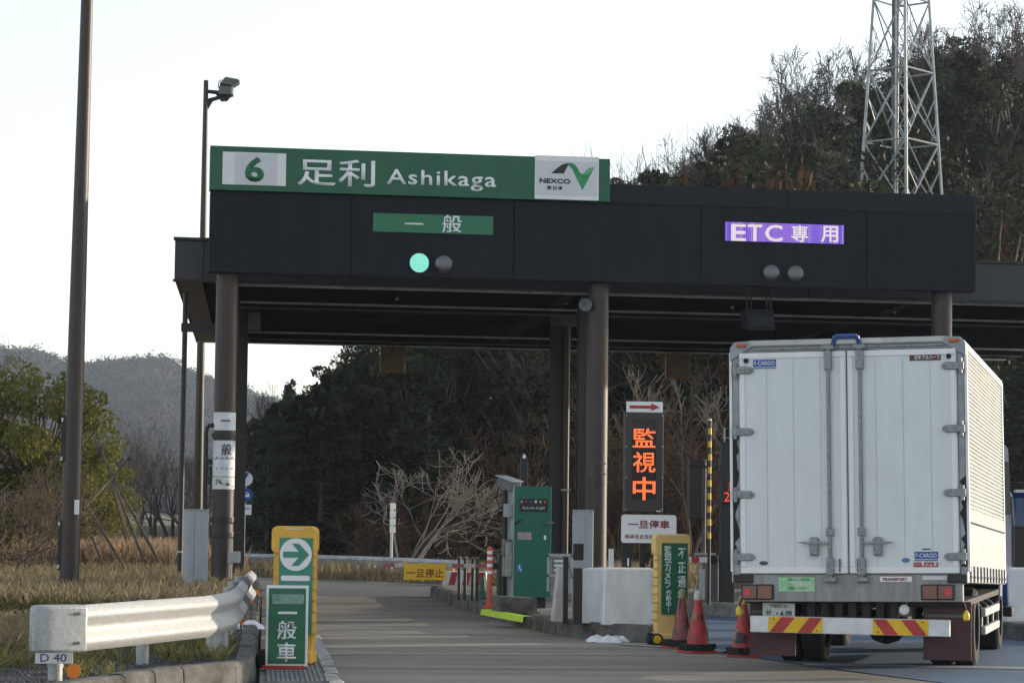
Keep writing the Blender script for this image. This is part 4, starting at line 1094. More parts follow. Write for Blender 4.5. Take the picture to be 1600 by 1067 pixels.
# ============================================================ poles, rails and signs around
# left lamp pole
p = at(107, 930, 35.0)
t = thing('lamp_pole', 'thick brown lamp pole rising out of the grass beside the guardrail', 'pole', (p.x, 35, .25))
tp = at(136, 0, 35.0)
d = (tp - p)
def pp(z): return (d.x * z / d.z, 0, z)
pl = mk('pole', MB().cyl(pp(0), pp(11), .14, .068, 24), BROWN, t, smooth=True)
for y0, y1 in ((650, 722), (812, 890)):
    za, zb_ = at(100, y1, 35).z - .25, at(100, y0, 35).z - .25
    mk('service_door', MB().box(pp(za)[0] - .165, pp(za)[0] - .08, -.06, .06, za, zb_), BROWN2, pl, bevel=.01)
    for z in (za + .05, zb_ - .05): mk('door_bolt', MB().cbox((pp(za)[0] - .15, -.065, z), (.025, .01, .05)), WHITED, pl)
zs = at(120, 792, 35).z - .25
mk('sticker', MB().box(pp(zs)[0] + .05, pp(zs)[0] + .115, -.128, -.1, zs - .1, zs + .1), WHITE, pl)
mk('base_flange', MB().cyl((0, 0, 0), (0, 0, .03), .22, .22, 20), BROWN2, pl)
# second lamp pole with floodlights
YP = 55.0
p, tp = at(309, 800, YP), at(322, 126, YP)
t = thing('floodlight_pole', 'slim brown pole behind the canopy carrying two floodlights', 'pole', (p.x, YP, .1))
dx = (tp.x - p.x) / (tp.z - p.z)
H_ = tp.z - .1
def pq(z): return (dx * (z - p.z), 0, z)
mk('pole', MB().cyl(pq(0), pq(H_), .115, .052, 20), BROWN, t, smooth=True)
m_ = 1 / scl(tp)
def fp_(px, py): return Vector(((px - 322) * m_ + pq(H_)[0], 0, H_ - (py - 126) * m_))
mk('bracket_arm', MB().cyl(fp_(322, 143), fp_(345, 145), .04, .05, 12).cyl(fp_(319, 160), fp_(350, 150), .05, .04, 12).prism([tuple(fp_(x, y).xz) for x, y in ((324, 155), (334, 157), (326, 172))], -.02, .02), BROWN2, t)
f1 = mk('floodlight', MB().add([fp_(x, y) + Vector((0, dy, 0)) for dy in (-.25, .25) for x, y in ((343, 133), (352, 122), (371, 125), (375, 128), (363, 136))], [(0, 1, 2, 3, 4), (9, 8, 7, 6, 5), (0, 5, 6, 1), (1, 6, 7, 2), (2, 7, 8, 3), (3, 8, 9, 4), (4, 9, 5, 0)]), GREYD, t, bevel=.02)
mk('yoke', MB().tube([fp_(341, 137), fp_(342, 128), fp_(346, 124)], .012, 6), BLACK, f1)
f2 = mk('floodlight', MB().box(fp_(342, 0).x, fp_(363, 0).x, -.22, .22, fp_(0, 150).z, fp_(0, 136).z), GREYD, t, bevel=.03)
mk('glass', MB().box(fp_(363, 0).x, fp_(365, 0).x, -.18, .18, fp_(0, 149).z, fp_(0, 137).z), WHITED, f2)
mk('lower_mount', MB().prism([tuple(fp_(x, y).xz) for x, y in ((338, 148), (361, 150), (356, 157), (346, 158))], -.08, .08), BROWN2, t)
# galvanised guardrail with sleeve end
PROF = [(0, .35), (.025, .35), (.075, .30), (.08, .275), (.075, .25), (.03, .2), (.025, .175), (.03, .15), (.075, .1), (.08, .075), (.075, .05), (.025, 0), (0, 0), (.0, .012), (.02, .014), (.066, .06), (.066, .09), (.02, .14), (.02, .21), (.066, .26), (.066, .29), (.02, .336), (0, .338)]
def beam(path, zt, side=1):
    vs, fs, n = [], [], len(PROF)
    pts = [Vector((x, y, 0)) for x, y in path]
    for i, q in enumerate(pts):
        dd = (pts[min(i + 1, len(pts) - 1)] - pts[max(i - 1, 0)]).normalized()
        nn = Vector((dd.y, -dd.x, 0)) * side
        for o_, z in PROF: r_ = q + nn * o_; vs.append((r_.x, r_.y, zt - .35 + z))
    for i in range(len(pts) - 1):
        for k in range(n): fs.append((i * n + k, i * n + (k + 1) % n, (i + 1) * n + (k + 1) % n, (i + 1) * n + k))
    fs += [tuple(range(n)), tuple(range((len(pts) - 1) * n, len(pts) * n))]
    return MB().add(vs, fs)
gr = thing('guardrail', 'galvanised guardrail with rounded sleeve end curving along the left island', 'guardrail')
ZT = .86
e0, e1 = G(120, 945, ZT), G(356, 928, ZT)
path = [(e0.x + (e1.x - e0.x) * k / 6, e0.y + (e1.y - e0.y) * k / 6) for k in range(6)]
path += [(-.27, 22.3), (-.22, 22.75), (-.19, 23.3), (-.165, 24)]
mk('beam', beam(path, ZT), GALV, gr, smooth=True)
mk('beam', beam([(-.16, 24.02), (-.13, 26)], ZT + .005), GALV, gr, smooth=True)
mk('beam', beam([(-.125, 26.02), (-.1, 27.9)], ZT), mat('beam_dark', (.09, .095, .1), .55, .3, var=.2), gr, smooth=True)
mk('beam', beam([(-.1, 27.92), (-.04, 30.5)], ZT), GALV, gr, smooth=True)
s0 = G(52, 946, ZT); dd = (Vector((e0.x, e0.y, 0)) - Vector((s0.x, s0.y, 0))); nrm = Vector((dd.y, -dd.x, 0)).normalized()
poly = []
for k in range(7):
    a_ = PI / 2 + PI * k / 6
    c_ = Vector((s0.x, s0.y, 0)) + dd * .35
    poly.append(c_ + dd.normalized() * (dd.length * .42 * math.cos(a_)) + nrm * (.09 * math.sin(a_) + .0))
poly += [Vector((e0.x, e0.y, 0)) + dd * .15 - nrm * .09, Vector((e0.x, e0.y, 0)) + dd * .15 + nrm * .09]
sl_ = mk('sleeve_end', MB().prism([(q.x, q.y) for q in poly], ZT - .35, ZT + .003, 'z'), GALV, gr, bevel=.025, smooth=True)
for q_, z in ((.05, .29), (.12, .29), (.05, .07), (.12, .07)):
    c_ = Vector((e0.x, e0.y, ZT - .35 + z)) + dd * (q_ - .2) + nrm * .09
    mk('bolt', MB().cyl(c_, c_ + nrm * .012, .012, .012, 8), GREYD, sl_)
posts = [G(86, 1060, .26), G(226, 1036, .25), G(331, 1022, .25), G(349, 1010, .25)]
gx = [(posts[0].x, posts[0].y), (posts[1].x - .02, posts[1].y), (posts[2].x, posts[2].y), (-.28, 23.9), (-.25, 25.9), (-.22, 28), (-.17, 30.2)]
for x, y in gx:
    mk('post', MB().cyl((x, y, .2), (x, y, ZT - .06), .057, .057, 16), GALV, gr, smooth=True)
for x, y in gx[1:3]:
    q = Vector((x, y, ZT - .175)) + nrm * .02
    mk('blockout', MB().cyl(q - nrm * .02, q + nrm * .12, .03, .03, 8), GALV, gr)
pd = posts[0]
dt = thing('distance_plate', 'small white plate reading D 40 clamped under the guardrail sleeve end', 'plate', (pd.x, pd.y - .075, .2), R(0))
zc = at(80, 1026, pd.y).z - .2
mk('plate', MB().box(-.15, .14, -.01, 0, zc - .046, zc + .046), WHITE, dt, bevel=.004)
text('lettering', 'D 40', .2, .062, mat('plate_navy', (.03, .035, .17), .5), dt, (-.01, -.01, zc), th=.003)
mk('clamp', MB().cyl((0, .075, zc - .08), (0, .075, zc - .055), .062, .062, 14), GALV, dt)
mk('stay', MB().box(-.02, .02, 0, .03, zc - .03, zc + .03), GALV, dt)
for k, (px, py, r_, Y, lab) in enumerate(((115, 1048, 11.3, 19.6, 'round orange reflector on the kerb under the D 40 guardrail end'), (377, 968, 6.3, 24.8, 'round orange reflector on the kerb beside the snow heap'), (393, 939.5, 4, 29.2, 'small round orange reflector behind the dark rail section'), (402, 925, 3.6, 32.4, 'small round orange reflector at the far guardrail end'))):
    q = at(px, py, Y); rr = r_ / scl(q)
    t = thing('kerb_reflector', lab, 'reflector', (q.x, Y, .24), 0, 'orange reflectors along the kerb')
    mk('disc', MB().cyl((0, -.012, q.z - .24), (0, .0, q.z - .24), rr, rr, 24), ORANGE, t)
    mk('stem', MB().box(-.012, .012, 0, .012, 0, q.z - .24), GREYD, t)
# rail and road furniture beyond the gate
far = thing('far_guardrail', 'weathered guardrail on short posts beyond the toll lane', 'guardrail')
RAILW = mat('far_rail', (.38, .4, .42), .5, .3, var=.2, scale=4)
fpts = [G(380, 897, .0), G(470, 899, 0), G(560, 902, 0), G(640, 906, 0), G(735, 912, 0)]
fpts = [Vector((q.x, q.y + .9, 0)) for q in fpts]
mb = MB()
for a, b in zip(fpts[:-1], fpts[1:]):
    n_ = Vector((0, -.03, 0))
    o_ = mk('rail', MB().add([a + Vector((0, 0, .5)), b + Vector((0, 0, .5)), b + Vector((0, -.06, .42)), a + Vector((0, -.06, .42)), b + Vector((0, 0, .27)), a + Vector((0, 0, .27)), b + Vector((0, .05, .42)), a + Vector((0, .05, .42))], [(0, 1, 2, 3), (3, 2, 4, 5), (5, 4, 6, 7), (7, 6, 1, 0)]), RAILW, far)
    L_ = (b - a).length; k_ = max(1, round(L_ / .75))
    for i in range(k_):
        q = a + (b - a) * (i / k_)
        mk('post', MB().cyl((q.x, q.y, 0), (q.x, q.y, .45), .04, .04, 8), GALV, far)
    mk('kerb', MB().box(0, L_, -.12, .12, 0, .14, Matrix.Translation((a.x, a.y - .5, 0)) @ Matrix.Rotation(math.atan2(b.y - a.y, b.x - a.x), 4, 'Z')), CONCD, far)
q = G(728, 915, 0)
t = thing('water_barrier', 'red and white striped plastic water barrier behind the black guide posts', 'barrier', (q.x, q.y + .2, 0), R(-8))
mk('body', MB().prism([(-.5, 0), (.5, 0), (.46, .31), (-.42, .31)], -.15, .15), WHITE, t, bevel=.02)
for k in range(3):
    x_ = -.36 + k * .3
    mk('red_stripe', MB().prism([(x_, .015), (x_ + .14, .015), (x_ + .2, .295), (x_ + .07, .295)], -.158, -.15), REDP, t)
mk('lamp', MB().lathe((-.28, 0, .31), [(.04, 0), (.04, .05), (.015, .08)], 10), ORANGE, t)
t = thing('green_cone', 'small dark green cone standing behind the orange bollard', 'cone', at(754, 938, 40.5).xy.to_3d() + Vector((0, 0, .2)))
mk('body', MB().lathe((0, 0, 0), [(.09, 0), (.08, .03), (.03, .34), (.015, .36)], 16), mat('cone_green', (.03, .1, .06), .6), t, smooth=True)
mk('foot', MB().box(-.11, .11, -.11, .11, 0, .02), BLACK, t)
q = G(614, 905, 0); Yq = 61.5
q = at(611, 890, Yq)
t = thing('delineator_sign_post', 'white post with a stack of pale plates beside the big bare tree', 'sign post', (q.x, Yq, 0))
mk('post', MB().cyl((0, 0, 0), (0, 0, at(612, 786, Yq).z), .035, .035, 10), WHITED, t)
for k in range(4):
    z = at(612, 832 - k * 12, Yq).z
    mk('plate', MB().cbox((.02, -.05, z + .08), (.16, .02, .165), R(25)), WHITE, t, bevel=.004)
# blue regulation signs far down the ramp
Yb = 66
q = at(381, 850, Yb)
t = thing('regulation_sign_post', 'pole with blue round vehicle signs and a small white plate behind the column', 'sign post', (q.x, Yb, 0))
mk('pole', MB().cyl((0, 0, -.03), (0, 0, at(381, 738, Yb).z), .03, .03, 10), WHITED, t)
for py, bl in ((748, 0), (773, 1)):
    z = at(384, py, Yb).z; x_ = at(384, py, Yb).x - q.x
    dk = mk('sign_disc', MB().cyl((x_, -.06, z), (x_, -.05, z), .185, .185, 28), BLUEP if bl else WHITED, t)
    if bl:
        mk('car_symbol', MB().prism([(x_ - .095, z - .055), (x_ + .095, z - .055), (x_ + .095, z + .015), (x_ + .055, z + .07), (x_ - .055, z + .07), (x_ - .095, z + .015)], -.068, -.06), WHITE, dk)
        mk('car_windscreen', MB().prism([(x_ - .06, z + .015), (x_ + .06, z + .015), (x_ + .04, z + .052), (x_ - .04, z + .052)], -.072, -.068), BLUEP, dk)
    else:
        mk('blue_quarter', MB().prism([(x_ + .17 * math.cos(R(a_)), z + .17 * math.sin(R(a_))) for a_ in range(60, 250, 15)], -.066, -.06), BLUEP, dk)
z = at(384, 796, Yb).z; x_ = at(384, 796, Yb).x - q.x
sp2 = mk('sub_plate', MB().box(x_ - .16, x_ + .15, -.06, -.05, z - .135, z + .135), WHITE, t)
text('lettering', '自動車専用', .24, .06, LETK, sp2, (x_, -.06, z + .03), th=.003)
for px, py, Y, lab in ((196, 887, 52, 'small red marker stake in the dry grass left of the drainpipe'), (374.5, 893, 46, 'small red and green marker stake by the far guardrail end')):
    q = at(px, py, Y)
    t = thing('marker_stake', lab, 'stake', (q.x, Y, .1), 0, 'red marker stakes')
    mk('stake', MB().box(-.03, .03, -.02, .02, 0, q.z - .02), REDP, t, bevel=.008)
    mk('band', MB().box(-.032, .032, -.022, .022, q.z - .2, q.z - .13), WHITE if px < 300 else LETG, t)

# ============================================================ lattice tower on the slope
YT = 84
tc_ = at(1408, 300, YT)
m_ = 1 / scl(tc_)
zb_, zr = 2.0, tc_.z
tw = thing('lattice_tower', 'galvanised steel lattice tower standing in front of the wooded hillside', 'tower', (tc_.x, YT, zb_))
TSTL = mat('tower_steel', (.34, .37, .39), .5, .4, var=.2, scale=3)
def leg(k, z):
    r_ = (66 + (zr - z) / m_ * .068) * m_
    a_ = R([184, 262, 4, 82][k])
    return Vector((r_ * math.cos(a_), r_ * math.sin(a_), z - zb_))
ztop = zr + 9.5
for k in range(4): mk('leg', MB().cyl(leg(k, zb_), leg(k, ztop), .066, .05, 8), TSTL, tw)
zz_ = [zb_ + 2.5 * i for i in range(9)]
pairs = ((0, 1), (1, 2), (2, 3), (3, 0))
for i in range(8):
    z0_, z1_ = zz_[i], zz_[i + 1]
    for a_, b_ in pairs:
        mid = (leg(a_, z1_) + leg(b_, z1_)) / 2
        mk('brace', MB().cyl(leg(a_, z0_), leg(b_, z1_), .028, .028, 6), TSTL, tw)
        mk('brace', MB().cyl(leg(b_, z0_), leg(a_, z1_), .028, .028, 6), TSTL, tw)
        mk('girt', MB().cyl(leg(a_, z1_), leg(b_, z1_), .035, .035, 6), TSTL, tw)
        for f in (.33, .66):
            zf = z0_ + (z1_ - z0_) * f
            for l_ in (a_, b_):
                w_ = leg(l_, z0_).lerp(leg(b_ if l_ == a_ else a_, z1_), f * .5)
                mk('sub_brace', MB().cyl(leg(l_, zf), w_, .018, .018, 5), TSTL, tw)
for x in (-.22, .22):
    mk('ladder_rail', MB().cyl((x, 0, 0), (x * .9, 0, ztop - zb_), .03, .03, 6), TSTL, tw)
for i in range(36):
    mk('ladder_rung', MB().cyl((-.22, 0, .4 + i * .53), (.22, 0, .4 + i * .53), .015, .015, 5), TSTL, tw)
mk('cable_tray', MB().box(-.3, -.12, .1, .16, 0, ztop - zb_), GREYD, tw)

# ============================================================ vegetation
rng = np.random.default_rng(11)
def leaves(cen, size, asp=.5, r=rng, flat=0.0):
    """one small quad per centre, random attitude"""
    n = len(cen)
    nrm_ = r.normal(size=(n, 3)); nrm_[:, 2] = nrm_[:, 2] * (1 - flat) + flat * 2
    nrm_ /= np.linalg.norm(nrm_, axis=1)[:, None]
    t_ = np.cross(nrm_, r.normal(size=(n, 3))); t_ /= np.linalg.norm(t_, axis=1)[:, None] + 1e-9
    b_ = np.cross(nrm_, t_)
    s_ = (size * r.uniform(.6, 1.3, n))[:, None]
    V = np.stack([cen - t_ * s_, cen - b_ * s_ * asp, cen + t_ * s_, cen + b_ * s_ * asp], 1).reshape(-1, 3)
    return V, np.arange(n * 4).reshape(-1, 4)
def mesh_of(V, Fq, m):
    return raw(None, V, Fq, m)
def tubes(segs, m):
    """segs: list of (a, b, ra, rb) -> one mesh"""
    V, Q = [], []
    A = np.array([s[0] for s in segs]); B = np.array([s[1] for s in segs])
    ra = np.array([s[2] for s in segs]); rb = np.array([s[3] for s in segs])
    d_ = B - A; d_ /= np.linalg.norm(d_, axis=1)[:, None] + 1e-9
    up = np.where(np.abs(d_[:, 2:3]) > .9, np.array([[1., 0, 0]]), np.array([[0, 0, 1.]]))
    u_ = np.cross(d_, up); u_ /= np.linalg.norm(u_, axis=1)[:, None]
    w_ = np.cross(d_, u_)
    k = 4; n = len(segs)
    ring = []
    for P_, r_ in ((A, ra), (B, rb)):
        for i in range(k):
            t_ = 2 * PI * i / k
            ring.append(P_ + (u_ * math.cos(t_) + w_ * math.sin(t_)) * r_[:, None])
    V = np.stack(ring, 1).reshape(-1, 3)
    base = (np.arange(n) * 2 * k)[:, None]
    Q = np.concatenate([base + np.array([[i, (i + 1) % k, k + (i + 1) % k, k + i]]) for i in range(k)])
    return raw(None, V, Q, m)
def grow(r, start, dirn, length, rad, depth, segs, tw=None, spread=.55, upb=.18, kids=(3, 4), minr=.006, side=1.0):
    p_ = np.array(start, float); d_ = np.array(dirn, float); n = 4
    for i in range(n):
        d_ = d_ + r.normal(0, .13, 3) + np.array([0, 0, upb * .25]); d_ /= np.linalg.norm(d_)
        q_ = p_ + d_ * length / n
        r0, r1 = rad * (1 - .42 * i / n), rad * (1 - .42 * (i + 1) / n)
        (segs if depth > 1 else (tw if tw is not None else segs)).append((p_, q_, max(r0, minr), max(r1, minr)))
        if depth > 0 and i >= 1:
            for _ in range(int(side + r.random()) if i < n - 1 else r.integers(*kids)):
                nd = d_ + r.normal(0, spread, 3) + np.array([0, 0, upb]); nd /= np.linalg.norm(nd)
                grow(r, q_, nd, length * r.uniform(.5, .78), r1 * r.uniform(.45, .68), depth - 1, segs, tw, spread, upb, kids, minr, side)
        p_ = q_
BARK = mat('bark_grey', (.12, .1, .085), .9, var=.3, scale=5, objrand=.3, spec=.08)
TWIG = mat('twig_brown', (.13, .102, .086), .9, var=.3, scale=3, objrand=.35, spec=.08)
BARKL = mat('bark_pale', (.31, .275, .235), .9, var=.25, scale=5, spec=.08)
TWIGL = mat('twig_pale', (.29, .25, .21), .9, var=.25, scale=4, spec=.08)
TWIGR = mat('twig_russet', (.12, .072, .047), .9, var=.3, scale=3, objrand=.3, spec=.08)
CONL = mat('conifer_leaf', (.03, .041, .022), .8, var=.5, scale=1.3, objrand=.5, trans=.05, spec=.08)
CONR = mat('russet_cedar_leaf', (.11, .06, .028), .8, var=.4, scale=1.3, objrand=.25, trans=.15, spec=.08)
BROAD = mat('broad_leaf', (.045, .05, .022), .6, var=.5, scale=1.2, objrand=.5, trans=.08, spec=.08)
SUNLF = mat('sunlit_shrub_leaf', (.24, .235, .06), .6, col2=(.095, .11, .032), scale=1.6, trans=.3, spec=.08)

def bare_meshes(seed, H_=8., stems=1, depth=4, spread=.55, bark=BARK, twig=TWIG, lean=.15, minr=.008, upb=.2, side=.85, kids=(2, 4)):
    r = np.random.default_rng(seed); segs, tw_ = [], []
    for s in range(stems):
        a_ = r.uniform(0, 2 * PI)
        grow(r, (0, 0, -.2), (lean * math.cos(a_), lean * math.sin(a_), 1), H_ * .42, H_ * (.022 if stems == 1 else .0105), depth, segs, tw_, spread, upb, kids, minr, side)
    allp = np.array([s[1] for s in segs + tw_]); k = H_ / allp[:, 2].max()
    f = lambda L_: [(np.array(s[0]) * k, np.array(s[1]) * k, s[2], s[3]) for s in L_]
    return tubes(f(segs), bark), tubes(f(tw_), twig)
def conifer_meshes(seed, H_=10., rad=2.0, leaf=CONL, nb=95, per=75, dense=1.0):
    r = np.random.default_rng(seed); cen = []
    segs = [((0, 0, -.3), (0, 0, H_ * .55), .16, .1), ((0, 0, H_ * .55), (0, 0, H_ * .98), .1, .02)]
    for i in range(nb):
        f = (i + r.uniform(0, 1)) / nb
        z = H_ * (.08 + .9 * f ** .9)
        ln = rad * (1 - f) ** .7 * r.uniform(.65, 1.15) + .15
        a_ = r.uniform(0, 2 * PI)
        n_ = max(12, int(per * (ln / rad + .25)))
        t_ = r.uniform(.12, 1, n_) ** .8
        dz = (.25 * t_ - .42 * t_ ** 2) * ln
        jit = .06 + .16 * ln * (1.1 - t_)
        x = math.cos(a_) * ln * t_ + r.normal(0, 1, n_) * jit; y = math.sin(a_) * ln * t_ + r.normal(0, 1, n_) * jit
        cen.append(np.stack([x, y, z + dz + r.normal(0, .1, n_)], 1))
        segs.append(((0, 0, z), (math.cos(a_) * ln * .85, math.sin(a_) * ln * .85, z - .1 * ln), .03, .008))
    V, Q = leaves(np.concatenate(cen), .13, .45, r)
    return tubes(segs, BARK), mesh_of(V, Q, leaf)
def broad_meshes(seed, H_=8., rad=2.6, leaf=BROAD, clumps=64, per=190, lsz=.085, low=.25):
    r = np.random.default_rng(seed); cen, segs = [], [((0, 0, -.3), (0, 0, H_ * .5), H_ * .02, H_ * .014)]
    for i in range(clumps):
        v = r.normal(size=3); v /= np.linalg.norm(v); q = v * r.uniform(.35, 1) ** .5
        c_ = np.array([q[0] * rad, q[1] * rad, H_ * (low + 1) / 2 + q[2] * H_ * (1 - low) / 2])
        cr_ = r.uniform(.35, .75) * rad * .36
        n_ = int(per * r.uniform(.6, 1.3))
        w_ = r.normal(size=(n_, 3)); w_ /= np.linalg.norm(w_, axis=1)[:, None]
        cen.append(c_ + w_ * (cr_ * r.uniform(.3, 1, n_) ** .5)[:, None] * np.array([1, 1, .7]))
        segs.append(((0, 0, H_ * r.uniform(.2, .5)), tuple(c_), H_ * .008, .012))
    C_ = np.concatenate(cen); C_[:, 2] = np.maximum(C_[:, 2], .1)
    V, Q = leaves(C_, lsz, .55, r)
    return tubes(segs, BARK), mesh_of(V, Q, leaf)
def plant(name, meshes, loc, rz, s, label, cat, group, parts=('trunk', 'crown')):
    t = thing(name, label, cat, loc, rz, group)
    t.scale = s if isinstance(s, (tuple, list)) else (s, s, s)
    for nm, me in zip(parts, meshes):
        link(bpy.data.objects.new(nm, me), t)
    return t
def proj_px(p):
    q = CR.transposed() @ (Vector(p) - Vector((0, 0, CAMH)))
    return 800 + F * q.x / -q.z, 533.5 - F * q.y / -q.z

# --- wooded hill behind the gate
RX = [-200, -30, -3, 3.2, 10, 18.4, 24, 28, 37, 45, 60, 90, 130]
RH = [0, 0, 0, 1.0, 5.0, 10.0, 13.0, 15, 18, 20, 21, 14, 0]
def hz(x, y):
    f = min(1, max(0, (y - 67) / 62)); f = f * f * (3 - 2 * f)
    b_ = 1 if y < 150 else max(0, 1 - (y - 150) / 80)
    return float(np.interp(x * 1.0, RX, RH)) * f * b_ + (.35 * math.sin(x * .5) * math.cos(y * .37) * f if x > 0 else 0)
LITTER = mat('leaf_litter', (.06, .045, .03), .95, var=.5, scale=1.2, bump=.5, bscale=6, spec=.08)
nx, ny = 70, 50
vs = [(-25 + 160 * i / nx, 66 + 170 * j / ny) for j in range(ny + 1) for i in range(nx + 1)]
struct('hillside', MB().add([(x, y, hz(x, y) - .02) for x, y in vs], [(j * (nx + 1) + i, j * (nx + 1) + i + 1, (j + 1) * (nx + 1) + i + 1, (j + 1) * (nx + 1) + i) for j in range(ny) for i in range(nx)]), LITTER, smooth=True)
CONS = [conifer_meshes(s, 10, rd) for s, rd in ((1, 1.9), (2, 2.2), (3, 1.6), (4, 2.4))]
BRDS = [broad_meshes(s, 8, rd) for s, rd in ((21, 2.4), (22, 2.8), (23, 2.2))]
BARS = [bare_meshes(s, 8) for s in (31, 32, 33, 34)]
RUSS = [conifer_meshes(s, 5, .8, CONR, 60, 40) for s in (41, 42)]
SKX = [380, 420, 450, 500, 560, 640, 952, 1000, 1060, 1130, 1180, 1240, 1290, 1330, 1365, 1400, 1480, 1560, 1620, 1700]
SKY = [632, 610, 598, 574, 547, 510, 290, 272, 222, 182, 154, 122, 150, 140, 72, 80, 64, 72, 50, 30]
rt = random.Random(5)
LAB = {'c': 'dark conifer ', 'b': 'round dark broadleaf evergreen ', 'n': 'leafless brown tree '}
NAME = {'c': 'conifer_tree', 'b': 'evergreen_tree', 'n': 'bare_tree'}
GRP = {'c': 'conifers on the wooded hillside', 'b': 'broadleaf evergreens on the wooded hillside', 'n': 'leafless trees on the wooded hillside'}
def where(px, Y_):
    a_ = [(470, 'near the blue round signs'), (600, 'behind the delineator post'), (800, 'above the pale bare tree'), (960, 'behind the middle column'), (1100, 'behind the LED sign'), (1340, 'above the violet panel'), (1480, 'behind the lattice tower'), (9999, 'beyond the gantry end')]
    w_ = next(t for x, t in a_ if px < x)
    return ('at the slope foot ' if Y_ < 82 else 'halfway up the slope ' if Y_ < 110 else 'on the ridge ') + w_
ntree = 0
Yrow = 70.0
while Yrow < 138:
    x = -14.0
    while x < 60:
        X_, Y_ = x + rt.uniform(-1.3, 1.3), Yrow + rt.uniform(-1.6, 1.6)
        x += 3.3 + (Yrow - 70) * .012
        px, py = proj_px((X_, Y_, hz(X_, Y_)))
        if px < 372 or px > 1690: continue
        d_ = ray(px, float(np.interp(px, SKX, SKY)) + rt.uniform(-12, 40)); za = CAMH + d_.z * (Y_ / d_.y)
        room = za - hz(X_, Y_)
        if room < 2.2: continue
        u_ = rt.random()
        if px < 760: kd = 'c' if u_ < .6 else 'b' if u_ < .9 else 'n'
        elif px < 1330: kd = 'n' if u_ < .6 else 'b' if u_ < .85 else 'c'
        else: kd = 'c' if u_ < .42 else 'b' if u_ < .68 else 'n'
        if math.hypot(X_ - tc_.x, Y_ - YT) < 3.2: continue
        ht = min(room, rt.uniform(8.5, 13.5))
        if Y_ < 76 and px > 640: ht = min(ht, rt.uniform(5, 8.5))
        if 1325 < px < 1485 and Y_ < YT + 3: ht = min(ht, at(px, 325, Y_).z - hz(X_, Y_))
        if kd == 'c': me_, b_ = rt.choice(CONS), 10
        elif kd == 'b': me_, b_ = rt.choice(BRDS), 8
        else: me_, b_ = rt.choice(BARS), 8
        s_ = ht / b_; sx_ = s_ * rt.uniform(.85, 1.2) * (1.25 if s_ < .7 else 1)
        if kd == 'n': sx_ = min(sx_, .95)
        plant(NAME[kd], me_, (X_, Y_, hz(X_, Y_)), rt.uniform(0, 6.28), (sx_, sx_, s_), LAB[kd] + where(px, Y_), 'tree', GRP[kd])
        ntree += 1
    Yrow += 4.6
RIDGE = [bare_meshes(s, 9, 1, 5, .5, BARK, TWIG, .12, .012, .06, .75, (2, 4)) for s in (91, 92, 93)]
for px, pt in ((968, 255), (1000, 232), (1040, 188), (1068, 182), (1100, 178), (1135, 166), (1165, 160), (1215, 122), (1258, 78), (1276, 62), (1296, 55), (1316, 50), (1338, 58), (1350, 90), (1425, 40), (1445, 50), (1482, 8), (1500, -10), (1520, -14), (1545, -18), (1570, -20), (1595, -10), (520, 556), (555, 540), (420, 596)):
    Y_ = 122 + rt.uniform(-6, 5)
    q = at(px, 700, Y_); zg = hz(q.x, Y_); zt_ = at(px, pt, Y_).z
    k_ = (zt_ - zg) / 9
    plant('ridge_bare_tree', rt.choice(RIDGE), (q.x, Y_, zg), rt.uniform(0, 6), ((.4, .4, k_) if px < 1050 else (max(.5, k_ * .65), max(.5, k_ * .65), k_)), 'tall fine branched skyline tree ' + where(px, 120), 'tree', 'leafless trees on the skyline')
for px, Y_, h_ in ((1228, 79, 10.6), (1250, 80, 11.4), (1142, 79, 10.2), (1060, 78.5, 9.7), (1568, 80, 12.0), (1200, 78, 10.0)):
    q = at(px, 700, Y_); zg = hz(q.x, Y_)
    z_top = at(px, {1228: 262, 1250: 250, 1142: 262, 1060: 272, 1568: 345, 1200: 262}[px], Y_).z
    plant('russet_cedar', RUSS[px % 2], (q.x, Y_, zg), px, (1.1, 1.1, (z_top - zg) / 5), 'slender russet brown cedar rising just above the gantry top', 'tree', 'russet cedars')
# --- thicket along the hill foot and the big pale bare tree
THK = [bare_meshes(s, 4, 6, 3, .6, TWIGR, TWIGR, .5, .008, .2, .5, (2, 4)) for s in (51, 52, 53)]   # russet shrubs
for i in range(26):
    px = 560 + i * 24 + rt.uniform(-10, 10)
    Y_ = 66 + rt.uniform(0, 5)
    q = at(px, 800, Y_)
    plant('thicket_shrub', THK[i % 3], (q.x, Y_, hz(q.x, Y_)), rt.uniform(0, 6), rt.uniform(.6, 1.15) * (.7 if px < 760 else 1.15), 'leafless russet shrub ' + where(px, 66), 'shrub', 'russet shrubs along the hill foot', ('stems', 'twigs'))
q = at(628, 872, 62.8)
plant('pale_bare_tree', bare_meshes(79, 3.3, 5, 4, .5, BARKL, TWIGL, .5, .0065, .1, .4, (2, 4)), (q.x, 62.8, -.05), 1.0, (1.28, 1.28, 1.0), 'spreading pale leafless tree with many stems beyond the barrier arm', 'tree', None, ('trunk', 'branches'))
q = at(1075, 860, 66)
plant('grey_bare_tree', bare_meshes(78, 7, 3, 4, .5, BARK, mat('twig_grey', (.16, .135, .11), .9), .4, .009, .2, .6, (2, 4)), (q.x, 66, 0), 2.0, (.95, .95, .8), 'grey leafless tree with fine twigs behind the glowing LED sign', 'tree', None, ('trunk', 'branches'))

